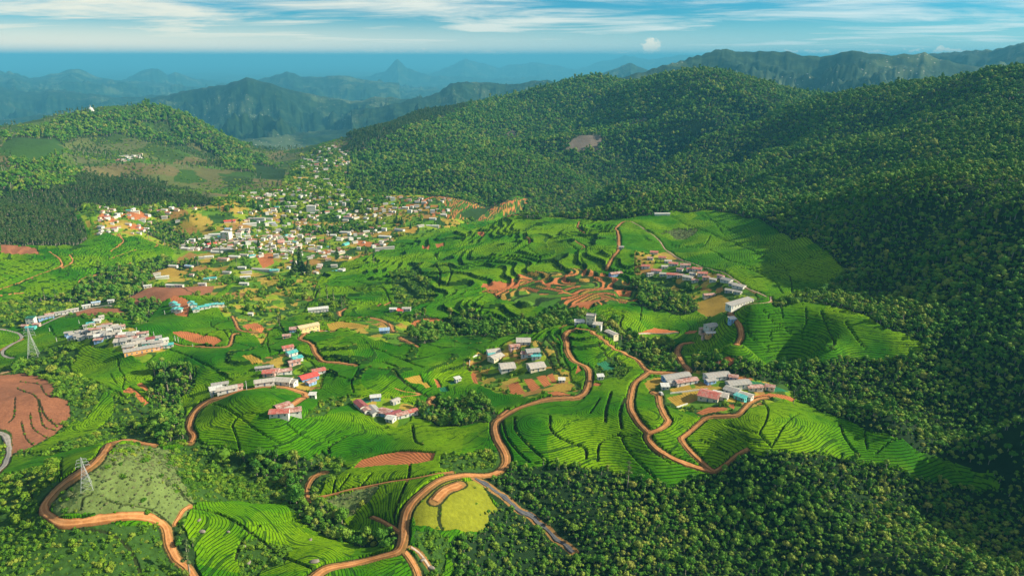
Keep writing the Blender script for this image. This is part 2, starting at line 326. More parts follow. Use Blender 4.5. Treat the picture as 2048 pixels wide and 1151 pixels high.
# left middle: tea and valley woods
fill([(-200,500),(0,485),(80,490),(150,495),(190,468),(280,475),(330,500),(320,520),(250,535),(240,545),(180,560),(120,590),(60,600),(0,590),(-200,590)],TEA)
fill([(0,485),(70,490),(80,510),(0,505)],BARE)
fill([(200,545),(260,530),(330,520),(400,530),(300,560),(270,590),(255,610),(160,620),(80,620),(60,600),(120,590)],FOREST)
fill([(-200,600),(60,600),(200,610),(260,590),(250,640),(120,640),(60,650),(-200,660)],SCRUB)
fill([(260,590),(300,572),(380,575),(430,570),(420,585),(340,600),(270,625),(265,605)],BARE)
fill([(150,625),(180,615),(240,618),(252,630),(200,634),(155,635)],BARE)
fill([(250,615),(290,600),(330,608),(290,640),(260,640)],FOREST)
# scrub round the bare field and down to the ravine
fill([(-200,760),(0,735),(60,715),(125,690),(150,700),(132,735),(150,762),(205,772),(245,792),(290,830),(330,880),(400,900),(300,888),(230,868),(140,900),(60,900),(-200,930)],SCRUB)
fill([(140,860),(205,790),(235,785),(235,820),(190,850),(145,880),(60,905),(60,890)],TEA)
fill([(300,745),(320,735),(345,735),(392,745),(395,770),(370,800),(375,860),(395,885),(330,885),(270,850),(290,800)],THICK)
fill([(270,790),(300,810),(290,860),(250,830)],SCRUB)
# pylon hill and left foreground
fill([(105,1020),(110,985),(200,925),(235,885),(290,885),(360,905),(385,960),(400,1005),(345,1045),(300,1015),(200,1018)],SAGE)
fill([(350,905),(400,890),(480,905),(600,922),(640,900),(705,932),(650,960),(615,1000),(560,1005),(480,1000),(395,1005),(360,950)],SCRUB)
fill([(440,915),(600,915),(640,940),(610,1000),(540,960)],THICK)
fill([(-200,1050),(0,1035),(85,1000),(110,1040),(200,1036),(310,1040),(340,1100),(380,1151),(400,1400),(-200,1400)],SCRUB)
fill([(-200,980),(0,935),(110,905),(118,960),(85,1000),(0,1035),(-200,1060)],SCRUB)
fill([(340,1050),(352,1045),(400,1100),(395,1151),(420,1400),(375,1400),(365,1151)],THICK)
fill([(470,1090),(500,1075),(580,1095),(570,1130),(520,1151),(520,1400),(470,1400),(470,1151)],SCRUB)
fill([(570,1000),(615,985),(650,1000),(680,1030),(720,1070),(800,1055),(795,1095),(740,1095),(660,1080),(600,1045)],THICK)
fill([(645,990),(740,965),(765,968),(710,1020),(690,1030)],SAGE)
fill([(880,910),(1000,895),(1005,915),(985,940),(930,945),(880,935)],SCRUB)
fill([(840,985),(890,960),(960,965),(1000,1020),(960,1060),(880,1058),(826,1050),(825,1020)],GRASS)
fill([(830,1060),(880,1062),(890,1090),(880,1151),(870,1400),(840,1400),(830,1110)],SCRUB)
# middle gullies
fill([(800,665),(830,640),(905,640),(950,625),(1005,655),(1100,625),(1180,630),(1200,645),(1285,680),(1345,700),(1352,742),(1320,742),(1290,735),(1215,672),(1150,648),(1060,668),(1000,680),(900,668),(850,690),(815,680)],THICK)
fill([(860,800),(900,795),(985,805),(1000,830),(970,848),(870,850),(830,835),(800,835)],THICK)
fill([(1260,560),(1300,545),(1320,560),(1400,575),(1400,620),(1330,630),(1290,610),(1265,600)],THICK)
fill([(1380,715),(1440,730),(1560,735),(1580,770),(1480,755),(1385,748)],THICK)
fill([(1425,735),(1560,740),(1640,745),(1600,770),(1500,750)],THICK)
fill([(1545,600),(1580,590),(1650,605),(1600,615)],SCRUB)
fill([(780,545),(830,540),(870,580),(860,610),(800,640),(790,600)],SCRUB)
fill([(600,640),(640,600),(690,590),(700,610),(680,640),(650,645)],SCRUB)
fill([(480,640),(520,620),(560,640),(540,665),(490,670)],TOWN)
fill([(1190,715),(1235,715),(1265,745),(1240,760),(1200,760),(1180,740)],SCRUB)
fill([(1040,380),(1056,376),(1050,392),(1020,430),(1000,436)],TERR)
fill([(990,695),(1020,685),(1100,675),(1140,740),(1160,790),(1060,792),(1010,790),(950,770),(935,720)],TOWN)
fill([(590,835),(640,800),(700,790),(720,800),(640,830)],SCRUB)
fill([(700,795),(780,800),(840,815),(830,845),(780,848),(720,828)],TOWN)
fill([(1290,760),(1370,745),(1560,762),(1600,800),(1530,812),(1480,830),(1400,838),(1340,815),(1300,795)],TOWN)
fill([(1275,790),(1310,795),(1335,845),(1300,862),(1270,830)],TEA)
fill([(520,720),(600,715),(650,745),(640,775),(560,778),(500,770)],TOWN)
fill([(130,660),(200,640),(260,650),(350,690),(350,700),(280,722),(240,700),(180,695),(130,680)],TOWN)
fill([(1020,560),(1040,545),(1100,540),(1160,530),(1260,560),(1280,600),(1240,612),(1130,620),(1030,605),(960,580)],TERR)
fill([(1270,500),(1330,505),(1420,545),(1500,585),(1530,600),(1470,620),(1420,640),(1400,610),(1320,580),(1270,545)],TOWN)
fill([(420,600),(480,560),(640,545),(620,600),(560,640),(520,690),(470,645)],TOWN)
fill([(700,640),(790,640),(850,655),(800,690),(700,665)],TOWN)
fill([(1395,600),(1440,590),(1475,612),(1425,632),(1395,620)],OCHRE)
# greenish plots and bare soil
for c,ps in ((SOIL,[[(704,934),(722,913),(762,902),(801,897),(840,900),(871,902),(866,921),(835,928),(756,931)],
 [(246,787),(260,778),(271,785),(300,807),(289,812),(269,794),(248,792)],[(274,771),(285,769),(321,798),(316,800),(300,789),(276,778)],
 [(343,660),(370,659),(389,665),(413,674),(434,678),(446,687),(429,695),(395,690),(361,676),(346,667)],
 [(485,656),(514,647),(528,661),(524,667),(496,664)],
 [(1017,767),(1035,759),(1051,785),(1019,785)],[(1047,756),(1064,754),(1081,774),(1064,782)],[(1072,751),(1091,748),(1103,768),(1089,773)],[(1094,748),(1105,745),(1114,763),(1104,765)],
 [(1085,787),(1114,785),(1143,791),(1116,795)],[(940,745),(951,742),(956,767),(947,767)],[(866,754),(875,756),(884,772),(875,776)],
 [(1182,778),(1189,769),(1204,772),(1200,778)],[(1275,668),(1308,653),(1360,659),(1358,665),(1326,670),(1277,671)],[(1365,665),(1378,656),(1399,659),(1390,668)],
 [(1392,828),(1417,819),(1455,822),(1453,827),(1403,833)],[(1453,815),(1469,813),(1467,826)],[(1494,797),(1539,789),(1593,799),(1584,808),(1552,797),(1500,801)],[(1464,756),(1503,758),(1489,765),(1471,763)],
 [(1428,729),(1455,717),(1476,722),(1460,733)],[(965,564),(1000,560),(1039,563),(1035,577),(1000,579),(960,573)],
 [(340,600),(350,596),(372,598),(385,606),(375,628),(348,628),(343,612)],[(194,432),(205,428),(230,437),(226,446),(198,444)],[(235,432),(280,422),(300,430),(270,440)],[(255,450),(295,452),(290,462),(258,458)],[(510,512),(545,508),(548,525),(525,532)],[(630,497),(665,496),(660,506),(632,508)],
 [(712,478),(745,482),(740,492),(715,490)],[(843,488),(860,488),(858,498),(846,498)],[(870,484),(888,480),(888,490),(872,492)],[(1136,617),(1156,605),(1206,603),(1177,616)],[(952,465),(968,463),(970,472),(960,474)],
 [(1155,730),(1165,745),(1150,750)],[(818,648),(870,640),(905,652),(870,655),(830,656)]]),
 (OCHRE,[[(650,648),(680,642),(740,650),(735,657),(660,657)],[(841,767),(854,763),(863,774),(852,778)],[(1085,778),(1125,767),(1143,767),(1152,776),(1134,787),(1091,783)],[(1112,661),(1125,652),(1148,650),(1139,654),(1121,661)],
 [(1286,772),(1308,758),(1338,756),(1326,767),(1308,781),(1297,785)],[(1338,785),(1376,776),(1385,787),(1345,790)],[(1385,774),(1403,774),(1412,785),(1394,786)],[(1333,797),(1394,790),(1378,806),(1356,812)],[(481,717),(505,715),(528,729),(505,733)],
 [(300,545),(340,535),(380,545),(350,555),(310,552)],[(960,740),(980,735),(975,745)],[(1030,718),(1045,716),(1040,726),(1030,725)],[(805,760),(840,750),(850,770),(825,770)],[(415,535),(460,530),(450,540),(420,540)],[(795,458),(838,456),(830,468),(800,466)],[(740,468),(790,462),(780,472),(745,474)]]),
 (NET,[[(1193,726),(1209,720),(1231,740),(1211,748)],[(1471,774),(1500,763),(1530,767),(1579,787),(1552,787),(1509,774)],[(893,760),(905,758),(918,765),(903,769)],[(878,773),(895,772),(898,783),(880,784)],[(708,805),(730,800),(745,808),(725,812)],[(840,822),(860,818),(870,824),(850,830)]]),
 (BARE,[[(-200,760),(0,751),(45,744),(77,748),(93,757),(106,773),(112,798),(138,804),(141,832),(113,859),(52,897),(25,900),(22,861),(16,855),(-20,850),(-200,870)]]),
 (SAGE,[[(1325,470),(1355,455),(1398,458),(1380,470),(1338,487)]])):
    for p in ps: fill(p,c)
# dark lines: ditches, hedges and footpaths between the tea fields  (width, points)
LINES=[(1.6,[(383,1010),(440,1030),(500,1065),(560,1110),(640,1150)]),(1.2,[(500,1050),(600,1032)]),(1.2,[(470,1120),(485,1080),(520,1050)]),
(1.4,[(605,1030),(620,1015),(610,985),(640,945)]),(1.2,[(640,988),(700,972),(770,962),(870,950),(905,946)]),(1.2,[(820,930),(815,958),(790,1020),(790,1045)]),(1,[(720,968),(745,942)]),(1,[(665,978),(672,950)]),(1,[(678,972),(700,945)]),
(1.3,[(420,801),(470,835),(520,870),(560,890)]),(1.1,[(465,860),(480,840),(510,835),(540,842)]),(1.1,[(465,860),(475,885),(480,905)]),(1.1,[(575,850),(610,875),(668,884)]),(1.6,[(658,905),(660,890),(700,862),(740,852),(775,850)]),(1.4,[(825,850),(830,880),(845,890)]),
(1.3,[(340,700),(370,712),(420,740),(465,762)]),(1.0,[(420,640),(425,655),(450,672),(462,690)]),(1.2,[(370,780),(390,760),(392,740)]),
(1.2,[(130,700),(133,725),(155,758)]),(1.1,[(235,715),(240,745),(250,760),(245,785)]),(1.8,[(180,765),(210,778),(250,800),(290,835)]),(1.0,[(222,755),(235,775)]),
(1.4,[(465,690),(520,700),(560,712),(540,720)]),(1.2,[(535,680),(537,700),(541,715)]),(1.2,[(605,740),(640,750),(700,760)]),(1.1,[(717,740),(703,765),(708,790)]),(2.2,[(775,735),(800,760),(830,782),(870,800)]),(1.2,[(730,690),(800,715),(850,735)]),(2.2,[(700,730),(760,722),(800,735),(820,735)]),
(1.4,[(1004,830),(1010,860),(1020,880),(1060,925)]),(1.4,[(1030,835),(1032,860),(1070,900),(1095,925)]),(1.6,[(1100,830),(1105,860),(1150,890),(1170,900),(1172,920)]),(1.4,[(1240,870),(1255,900),(1290,940),(1310,960)]),(1.2,[(1290,870),(1300,900),(1340,930)]),(1.2,[(1296,868),(1240,875),(1235,870)]),(1.3,[(1235,873),(1200,890),(1195,925)]),
(1.8,[(1210,850),(1213,820),(1222,790)]),(1.8,[(1243,860),(1240,830),(1250,800)]),(1.2,[(1180,830),(1200,800)]),(1.3,[(1400,880),(1430,895),(1460,912)]),(1.2,[(1430,870),(1500,885),(1520,892)]),(1.2,[(1525,800),(1535,830),(1530,850),(1520,870),(1545,895)]),(1.2,[(1545,890),(1570,855),(1595,835)]),(1.4,[(1679,846),(1690,875),(1710,900),(1720,912)]),(1.2,[(1730,860),(1735,895)]),(1.2,[(1750,905),(1780,880),(1800,875)]),(1.0,[(1450,850),(1490,862),(1520,870)]),
(1.6,[(1525,625),(1545,650),(1570,662),(1590,680),(1640,695),(1672,698)]),(1.2,[(1570,660),(1540,672),(1545,690),(1575,705)]),(1.2,[(1610,620),(1612,650),(1600,675)]),(1.8,[(1640,628),(1652,655),(1670,690)]),(1.6,[(1690,650),(1710,680),(1730,700)]),(1.2,[(1490,640),(1500,680),(1540,700)]),(1.2,[(1560,615),(1565,640)]),(1.2,[(1642,627),(1700,632)]),(1.3,[(1790,690),(1830,700),(1850,705)]),
(1.8,[(1330,425),(1370,448),(1420,468),(1500,500),(1560,530),(1580,560),(1585,590)]),(1.2,[(1410,425),(1440,460),(1450,470)]),(1.4,[(1400,430),(1480,470),(1560,500),(1620,530),(1680,548)]),(1.2,[(1550,480),(1540,500),(1510,520)]),(1.1,[(1500,470),(1560,465)]),(1.2,[(1420,500),(1480,530),(1560,560),(1600,570)]),(1.2,[(1480,540),(1540,560),(1570,590)]),(1.1,[(1590,545),(1620,520),(1640,500)]),(1.4,[(1420,475),(1400,495),(1340,490)]),(1.1,[(1600,560),(1625,575),(1660,560)]),
(1.6,[(1155,445),(1170,455),(1155,465),(1185,480)]),(2,[(1120,480),(1160,500),(1180,498),(1230,505)]),(2,[(1160,512),(1170,530),(1190,535),(1212,535)]),(1.8,[(1245,635),(1240,650),(1245,662),(1275,672)]),(1.1,[(1283,613),(1280,640)]),(2,[(1055,500),(1080,515),(1070,530)]),(1.8,[(840,545),(850,570),(862,583)]),(2.2,[(870,530),(880,550),(878,575)]),(2.2,[(897,530),(902,550),(895,570)]),(2.2,[(920,600),(960,585),(1000,590)]),(2,[(945,640),(970,610),(990,600)]),(2,[(870,505),(880,518),(940,520)]),
(2,[(960,640),(975,655)]),(2,[(985,650),(1000,665)]),(2,[(1015,640),(1030,660)]),(2.4,[(625,600),(640,580),(690,575),(720,585)]),(1.6,[(700,560),(740,570),(770,580),(782,610)]),(1.8,[(1092,680),(1110,700),(1120,730),(1140,742),(1150,738)]),(2.0,[(1075,685),(1090,705),(1115,745),(1135,750)]),(1.3,[(1195,690),(1215,715),(1240,740)]),
(1.4,[(350,570),(420,600),(450,612)]),(1.6,[(560,620),(558,650),(570,670)]),(1.4,[(130,640),(200,628),(245,632)]),(1.6,[(100,655),(110,670),(130,672)]),(1.6,[(143,508),(165,520),(180,530),(230,535)]),(1.4,[(160,505),(200,525),(235,540)]),(1.4,[(180,500),(220,525),(240,535)]),(1.4,[(200,495),(235,520)]),(1.2,[(60,575),(140,560),(200,545)]),(1.2,[(40,560),(120,545),(190,535)]),(1.0,[(60,590),(130,575),(190,560)]),
(1.4,[(37,785),(60,790),(78,805),(90,830),(115,850)]),(1.2,[(40,760),(75,765),(90,790),(105,800)]),(1.2,[(77,805),(85,845),(110,855)]),(1.0,[(60,825),(65,850),(92,870)]),(1.0,[(42,840),(50,870),(65,885)]),(1.0,[(32,800),(28,830),(16,842)]),
(1.5,[(40,930),(55,960),(62,985)]),(1.4,[(120,905),(122,950)]),(1.4,[(0,905),(60,900),(140,888),(200,872)]),(1.5,[(350,960),(370,990),(390,1005)]),(1.2,[(210,990),(240,1000),(300,1010),(330,1030)]),(1.8,[(110,1040),(200,1050),(255,1085),(285,1151)]),(1.2,[(160,1005),(165,985),(185,975)]),(1.4,[(880,1010),(878,1040),(885,1055)])]
for wd,p in LINES: stamp(p,wd*1.25,LINE)
# roads: (width, surface, points)
ROADS=[
(5.2,'dirt',[(625,1160),(655,1137),(700,1125),(760,1115),(795,1105),(806,1080),(808,1040),(818,1010),(845,985),(885,962),(930,952),(985,945),(1010,925),(1010,900),(993,870),(990,845),(1005,830),(1040,812),(1085,800),(1130,797),(1160,796)]),
(4.4,'dirt',[(1145,798),(1170,787),(1179,758),(1173,738),(1159,729),(1148,723),(1136,706),(1132,683),(1130,674),(1143,663),(1176,664)]),
(3.6,'dirt',[(1176,664),(1204,681),(1225,697),(1249,708),(1275,722),(1288,738),(1300,746),(1325,750)]),
(5.2,'dirt',[(1383,691),(1363,693),(1354,706),(1363,726),(1374,738),(1376,746),(1355,750),(1320,748),(1295,748)]),
(4.2,'dirt',[(1300,745),(1286,756),(1272,768),(1265,781),(1260,808),(1262,826),(1275,844),(1290,860),(1296,867),(1296,879),(1314,900),(1353,922),(1392,936),(1411,941),(1430,943)]),
(3.4,'dirt',[(1428,943),(1416,936),(1387,910),(1364,881),(1366,873),(1385,857),(1403,843),(1419,837),(1471,834),(1487,824),(1498,810),(1516,800),(1534,798)]),
(3.8,'dirt',[(1305,788),(1317,794),(1320,810),(1329,833),(1336,845),(1325,858),(1305,866),(1296,868)]),
(5,'dirt',[(1471,622),(1460,629),(1466,641),(1478,656),(1482,675),(1477,688),(1471,697)]),
(3.4,'gravel',[(1263,446),(1287,461),(1308,474),(1331,497),(1365,518),(1391,526),(1430,542),(1469,565),(1495,582),(1519,588),(1536,592),(1542,600),(1534,607),(1500,613),(1471,622)]),
(4.4,'dirt',[(1214,535),(1216,529),(1224,513),(1237,497),(1236,471),(1231,461),(1240,450),(1250,444),(1263,446)]),
(5.4,'dirt',[(395,1160),(377,1132),(361,1117),(350,1106),(337,1080),(331,1049),(314,1033),(282,1025),(209,1028),(131,1033),(105,1028),(86,1012),(94,994),(118,970),(146,949),(194,918),(209,894),(230,879),(259,875),(288,884),(310,890)]),
(4.6,'dirt',[(382,891),(388,879),(379,859),(380,836),(391,816),(416,800),(449,790),(483,777),(528,769),(564,769),(590,776),(612,785),(600,799),(585,810),(572,822)]),
(4.2,'dirt',[(711,734),(682,730),(650,726),(634,715),(627,702),(618,690),(600,683),(605,672),(618,663),(641,660),(668,660)]),
(3.8,'dirt',[(691,619),(679,625),(682,632),(709,635),(740,637),(765,643),(781,652),(787,665)]),
(2.6,'dirt',[(345,686),(370,693),(415,697),(454,697),(463,688),(467,677),(478,672)]),
(3,'dirt',[(464,627),(470,645),(478,663),(495,668),(530,669)]),
(6,'asphalt',[(-30,655),(14,660),(34,665),(43,674),(38,682),(23,689),(5,701),(8,708),(27,712)]),
(5,'asphalt',[(80,652),(89,648),(117,638),(156,625),(182,614),(216,609),(222,612)]),
(6,'asphalt',[(-30,855),(5,862),(14,878),(16,900),(8,918),(-10,935)]),
(3.6,'dirt',[(-10,587),(25,585),(47,581)]),(3.6,'dirt',[(-10,576),(30,565),(50,557),(78,547),(110,538),(124,530),(118,518),(104,508),(98,505)]),(3,'dirt',[(122,535),(140,528),(146,522),(140,514),(145,508)]),
(3,'dirt',[(156,562),(165,556),(188,549),(205,546)]),(3,'dirt',[(221,503),(238,494),(247,485),(243,478),(235,472)]),(2.6,'dirt',[(219,518),(240,511),(274,501)]),(3,'dirt',[(240,534),(255,528),(265,523)]),(3.4,'dirt',[(310,498),(316,492),(312,486)]),
(3.4,'gravel',[(376,487),(385,484),(392,488),(398,496),(410,500)]),(4,'gravel',[(258,572),(262,562),(272,563),(280,573)]),
(3,'dirt',[(1050,478),(1060,484),(1058,490),(1066,491)]),(2.6,'dirt',[(1160,440),(1155,452),(1160,458),(1172,466)]),(2.6,'dirt',[(1150,480),(1162,487),(1170,495),(1158,500)]),
(3,'dirt',[(755,612),(775,606),(790,603),(808,605)]),(3.4,'dirt',[(811,1107),(820,1118),(833,1140),(838,1160)]),
(2.4,'dirt',[(380,1006),(365,1015),(352,1035),(348,1045)]),(3,'rock',[(822,1095),(840,1106),(858,1130),(870,1145)]),(3,'dirt',[(1430,943),(1455,925),(1475,908),(1495,898)]),
(5.5,'slate',[(950,957),(972,968),(990,982),(1012,996),(1035,1018),(1060,1030),(1078,1046),(1095,1056),(1112,1075),(1130,1086),(1148,1103)]),
(7,'dirt',[(870,1002),(890,985),(920,973)]),(2.5,'dirt',[(617,1000),(613,980),(625,955),(655,942)]),(3,'dirt',[(1500,598),(1490,603)]),
(2.2,'dirt',[(640,988),(700,972),(770,962),(870,950),(905,946)]),(2.6,'dirt',[(745,1030),(775,1045),(800,1062)]),
(2.2,'dirt',[(790,780),(810,786),(840,790),(800,800)]),(3,'dirt',[(866,793),(860,800),(858,808),(868,812)]),(3,'dirt',[(0,700),(20,690),(48,678)]),(3.2,'dirt',[(1000,828),(1015,815)]),(1.8,'dirt',[(1290,668),(1277,672)]),
(3,'dirt',[(800,674),(820,682),(835,690)]),(3,'dirt',[(245,480),(238,470)]),(2.4,'gravel',[(0,748),(20,742)])]
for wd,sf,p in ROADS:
    if wd>2.5 and sf=='dirt': stamp(p,wd*.8+3.4,LINE)  # dark verge along dirt roads: hedge green, with bank shade put into the colour
for wd,sf,p in ROADS: stamp(p,wd*.8+1.0,ROAD)
TERRM=np.zeros((CH,CW),np.uint8)
fill([(520,560),(640,530),(740,505),(860,470),(1000,436),(1180,436),(1300,432),(1310,500),(1270,530),(1290,600),(1250,640),(1150,650),(900,662),(820,655),(780,625),(700,600),(640,640),(560,640)],1,TERRM)
fill([(1200,430),(1320,430),(1290,470),(1310,500),(1250,520),(1210,520),(1240,460)],0,TERRM)
fill([(380,700),(480,600),(640,600),(900,660),(1250,650),(1300,690),(1250,740),(1100,690),(950,740),(700,770),(560,720),(450,760)],2,TERRM)
fill([(-200,500),(280,475),(330,500),(250,540),(60,600),(-200,600)],2,TERRM)
#=== relief on top of the smooth land
PX2,PY2=project(X2,Y2,Z2)
ci=np.clip(PX2+200,0,CW-1).astype(np.int32); cj=np.clip(PY2,0,CH-1).astype(np.int32)
CL=COV[cj,ci]; _ws=np.clip(R2*.012,.8,16)*FPX/np.hypot(R2,CAMZ)
jx=fbm(X2/np.clip(R2*.03,9,60),Y2/np.clip(R2*.03,9,60),101,4)*_ws*1.5; jy=fbm(X2/np.clip(R2*.03,9,60),Y2/np.clip(R2*.03,9,60),111,4)*_ws*.7
CJ=COV[np.clip(PY2+jy,0,CH-1).astype(np.int32),np.clip(PX2+200+jx,0,CW-1).astype(np.int32)]
_keep=np.isin(CL,(SOIL,OCHRE,BARE,NET,LINE,ROAD,TERR))|np.isin(CJ,(SOIL,OCHRE,BARE,NET,LINE,ROAD,TERR))
CL=np.where(_keep,CL,CJ); CL[R2>3600]=FOREST
BLUR={}
def softmask(mask,k=14):
    m=mask.astype(np.float32)
    for ax in (0,1):
        c=np.cumsum(np.pad(m,[(k+1,k) if a==ax else (0,0) for a in (0,1)],mode='edge'),axis=ax)
        m=(np.take(c,range(2*k+1,c.shape[ax]),axis=ax)-np.take(c,range(0,c.shape[ax]-2*k-1),axis=ax))/(2*k+1)
    return m
isF=np.isin(COV,(FOREST,THICK,PLANT,HILL)); mF=softmask(isF,22)[cj,ci]
mT=(softmask(TERRM==1,12)+.5*softmask(TERRM==2,12))[cj,ci]
near=R2<3700
_t2=(Z2-CAMZ)/R2; _tm=np.where(near,_t2,-9).max(0); _cf=.38+.62*sstep(.004,.055,_tm[None,:]-_t2)
gull=(ridged(X2/230,Y2/230,3,4)-.8)*10*mF*sstep(500,900,R2)*(1-sstep(3300,3700,R2))+(ridged(X2/560+Y2/1300,Y2/380,4,3)-.85)*np.clip(R2*.040,0,62)*mF*_cf*sstep(900,1500,R2)*(1-sstep(3300,3700,R2))
und=(fbm(X2/75,Y2/75,11,3)*4.6+fbm(X2/30,Y2/30,12,2)*1.3)*(1-mF)*(1-sstep(1500,2500,R2))
ZS=Z2+np.where(near,gull*.55+und,0)
# terraces
warp=fbm(X2/110,Y2/110,21,3)*13+fbm(X2/48,Y2/48,23,2)*4.0
q=(ZS+warp)/3.6; fq=q-np.floor(q)
ter=(sstep(.80,.98,fq)-fq+.5)*3.6*1.15
riser=(fq>.80)&(fq<.99)&(mT>.3)
ZT=ZS+ter*mT
small=(CL==TERR)
q2=(ZS+fbm(X2/60,Y2/60,31,2)*5)/1.15; f2=q2-np.floor(q2)
ZT=ZT+np.where(small,(sstep(.5,1,f2)-f2+.5)*1.5,0)
# canopy of the tea, hedges, sunken tracks
und2=fbm(X2/6,Y2/6,41,2)*.22
ZG=ZT+np.where(CL==TEA,.85+und2,0)+np.where(riser&(CL==TEA),.5+und2*2,0)
ZG=ZG-np.where(CL==LINE,.3,0)
ZG=ZG+np.where(np.isin(CL,(SCRUB,SAGE,THICK)),fbm(X2/3.5,Y2/3.5,43,2)*.7,0)
ZG=np.where(near,ZG,Z2)
#=== rows follow the contour lines of each slope
def contour_rows(Z,sp):
    gz_r=np.gradient(Z,axis=0)/np.gradient(R2,axis=0); gz_a=np.gradient(Z,axis=1)/(R2*(AZ[1]-AZ[0]))
    g=np.clip(np.hypot(gz_r,gz_a),.01,2); k=np.floor(np.log2(g)*2)/2; return Z/(sp*2**k*1.19)
ROWS=contour_rows(ZS,1.35+1.5*sstep(350,1000,R2))
#=== materials
MATS={}
def mat(name): m=bpy.data.materials.new(name); m.use_nodes=True; MATS[name]=m; return m,NT(m.node_tree)
def finish(t,col,rough=.9,normal=None,spec=.2,**kw):
    ins={'Base Color':col,'Roughness':rough,'Specular IOR Level':spec}
    if normal is not None: ins['Normal']=normal
    ins.update(kw); b=t.n('ShaderNodeBsdfPrincipled',ins); t.n('ShaderNodeOutputMaterial',{0:b.outputs[0]}); return b
def attr(t,n): return t.n('ShaderNodeAttribute',attribute_name=n)
def bump(t,h,st=.5,d=.3,nrm=None):
    ins={'Strength':st,'Distance':d,'Height':h}
    if nrm is not None: ins['Normal']=nrm
    return t.n('ShaderNodeBump',ins).outputs[0]
m,t=mat('tea leaves')
P=t.n('ShaderNodeNewGeometry').outputs['Position']
rw=attr(t,'rows').outputs['Fac']; vv=attr(t,'vary').outputs['Color']; sv=t.n('ShaderNodeSeparateColor',{0:vv})
n1=t.noise(P,.35,4,.6); n2=t.noise(P,1.3,3,.6); n3=t.noise(P,.02,3,.5)
saw=t.m('PINGPONG',t.m('ADD',rw,t.m('MULTIPLY',n2,.35)),.5)
gap=t.ss(saw,.17,.05)
col=t.mix(t.ss(n3,.35,.65),(.020,.122,.0012),(.068,.205,.0012))
col=t.mix(t.m('MULTIPLY',t.ss(sv.outputs[0],.35,.8),.8),col,(.155,.28,.002))
col=t.mix(t.ss(n1,.45,.8),col,(.016,.080,.003))
col=t.mix(t.m('MULTIPLY',gap,.85),col,(.008,.028,.004))
col=t.mix(t.m('MULTIPLY',t.ss(sv.outputs[1],.35,.9),.9),col,(.012,.042,.006))
hgt=t.m('SUBTRACT',t.m('MULTIPLY',n2,.5),gap)
finish(t,col,.85,bump(t,hgt,.7,.7),.04)
m,t=mat('land cover')
P=t.n('ShaderNodeNewGeometry').outputs['Position']
vc=attr(t,'cover').outputs['Color']; rw=attr(t,'rows').outputs['Fac']
n1=t.noise(P,.5,5,.65); n2=t.noise(P,.09,4,.6); n3=t.noise(P,2.5,3,.6)
f=t.m('MULTIPLY_ADD',n1,1.1,.45)
f=t.m('MULTIPLY',f,t.m('MULTIPLY_ADD',n2,.7,.65))
col=t.mix(1.0,vc,t.n('ShaderNodeCombineColor',{0:f,1:f,2:f}).outputs[0],'MULTIPLY')
farm=attr(t,'far').outputs['Fac']
nf=t.noise(P,.012,6,.7); nf2=t.noise(P,.0022,5,.6)
cf=t.mix(t.ss(nf,.45,.62),(.006,.020,.007),(.022,.045,.014)); cf=t.mix(t.m('MULTIPLY',t.ss(nf2,.52,.66),.6),cf,(.10,.13,.05))
nf3=t.n('ShaderNodeTexVoronoi',{'Vector':P,'Scale':.028}).outputs[0]
cf=t.mix(t.m('MULTIPLY',t.ss(nf3,.16,.10),t.ss(nf2,.48,.6)),cf,(.4,.38,.33))
col=t.mix(farm,col,cf)
b1=bump(t,n1,.7,.6); finish(t,col,.92,b1,.1)
m,t=mat('bare soil beds')
P=t.n('ShaderNodeNewGeometry').outputs['Position']
vc=attr(t,'cover').outputs['Color']
n1=t.noise(P,.6,5,.65); n2=t.noise(P,.12,3,.6)
wv=t.m('ADD',attr(t,'beds').outputs['Fac'],t.m('MULTIPLY',n1,.25)); sw=t.m('PINGPONG',wv,.5)
f=t.m('MULTIPLY_ADD',n1,.9,.5); f=t.m('MULTIPLY',f,t.m('MULTIPLY_ADD',n2,.6,.7))
col=t.mix(1.0,vc,t.n('ShaderNodeCombineColor',{0:f,1:f,2:f}).outputs[0],'MULTIPLY')
col=t.mix(t.m('MULTIPLY',t.ss(sw,.14,.04),.42),col,(.05,.05,.012))
finish(t,col,.95,bump(t,t.m('ADD',sw,n1),.7,.5),.1)
for nm,c1_,c2_ in (('dirt',(.29,.115,.036),(.43,.21,.085)),('gravel',(.30,.20,.13),(.42,.32,.22)),('asphalt',(.17,.16,.15),(.30,.27,.24)),('slate',(.045,.050,.065),(.10,.10,.11)),('rock',(.30,.22,.18),(.45,.36,.30))):
    m,t=mat('road '+nm); P=t.n('ShaderNodeNewGeometry').outputs['Position']
    u=attr(t,'across').outputs['Fac']
    n1=t.noise(P,.35,5,.65); n2=t.noise(P,1.6,4,.6)
    col=t.mix(t.ss(n1,.3,.7),c1_,c2_); tr=t.ss(t.m('ABSOLUTE',t.m('SUBTRACT',t.m('ABSOLUTE',u),.5)),.22,.05)
    col=t.mix(t.m('MULTIPLY',tr,.45),col,tuple(min(1,c*1.35) for c in c2_))
    col=t.mix(t.m('MULTIPLY',t.ss(t.m('ABSOLUTE',u),.8,1.0),.6),col,tuple(c*.5 for c in c1_))
    col=t.mix(t.m('MULTIPLY',t.ss(n2,.5,.75),.35),col,tuple(c*.6 for c in c1_))
    finish(t,col,.95,bump(t,n2,.5,.25),.1)
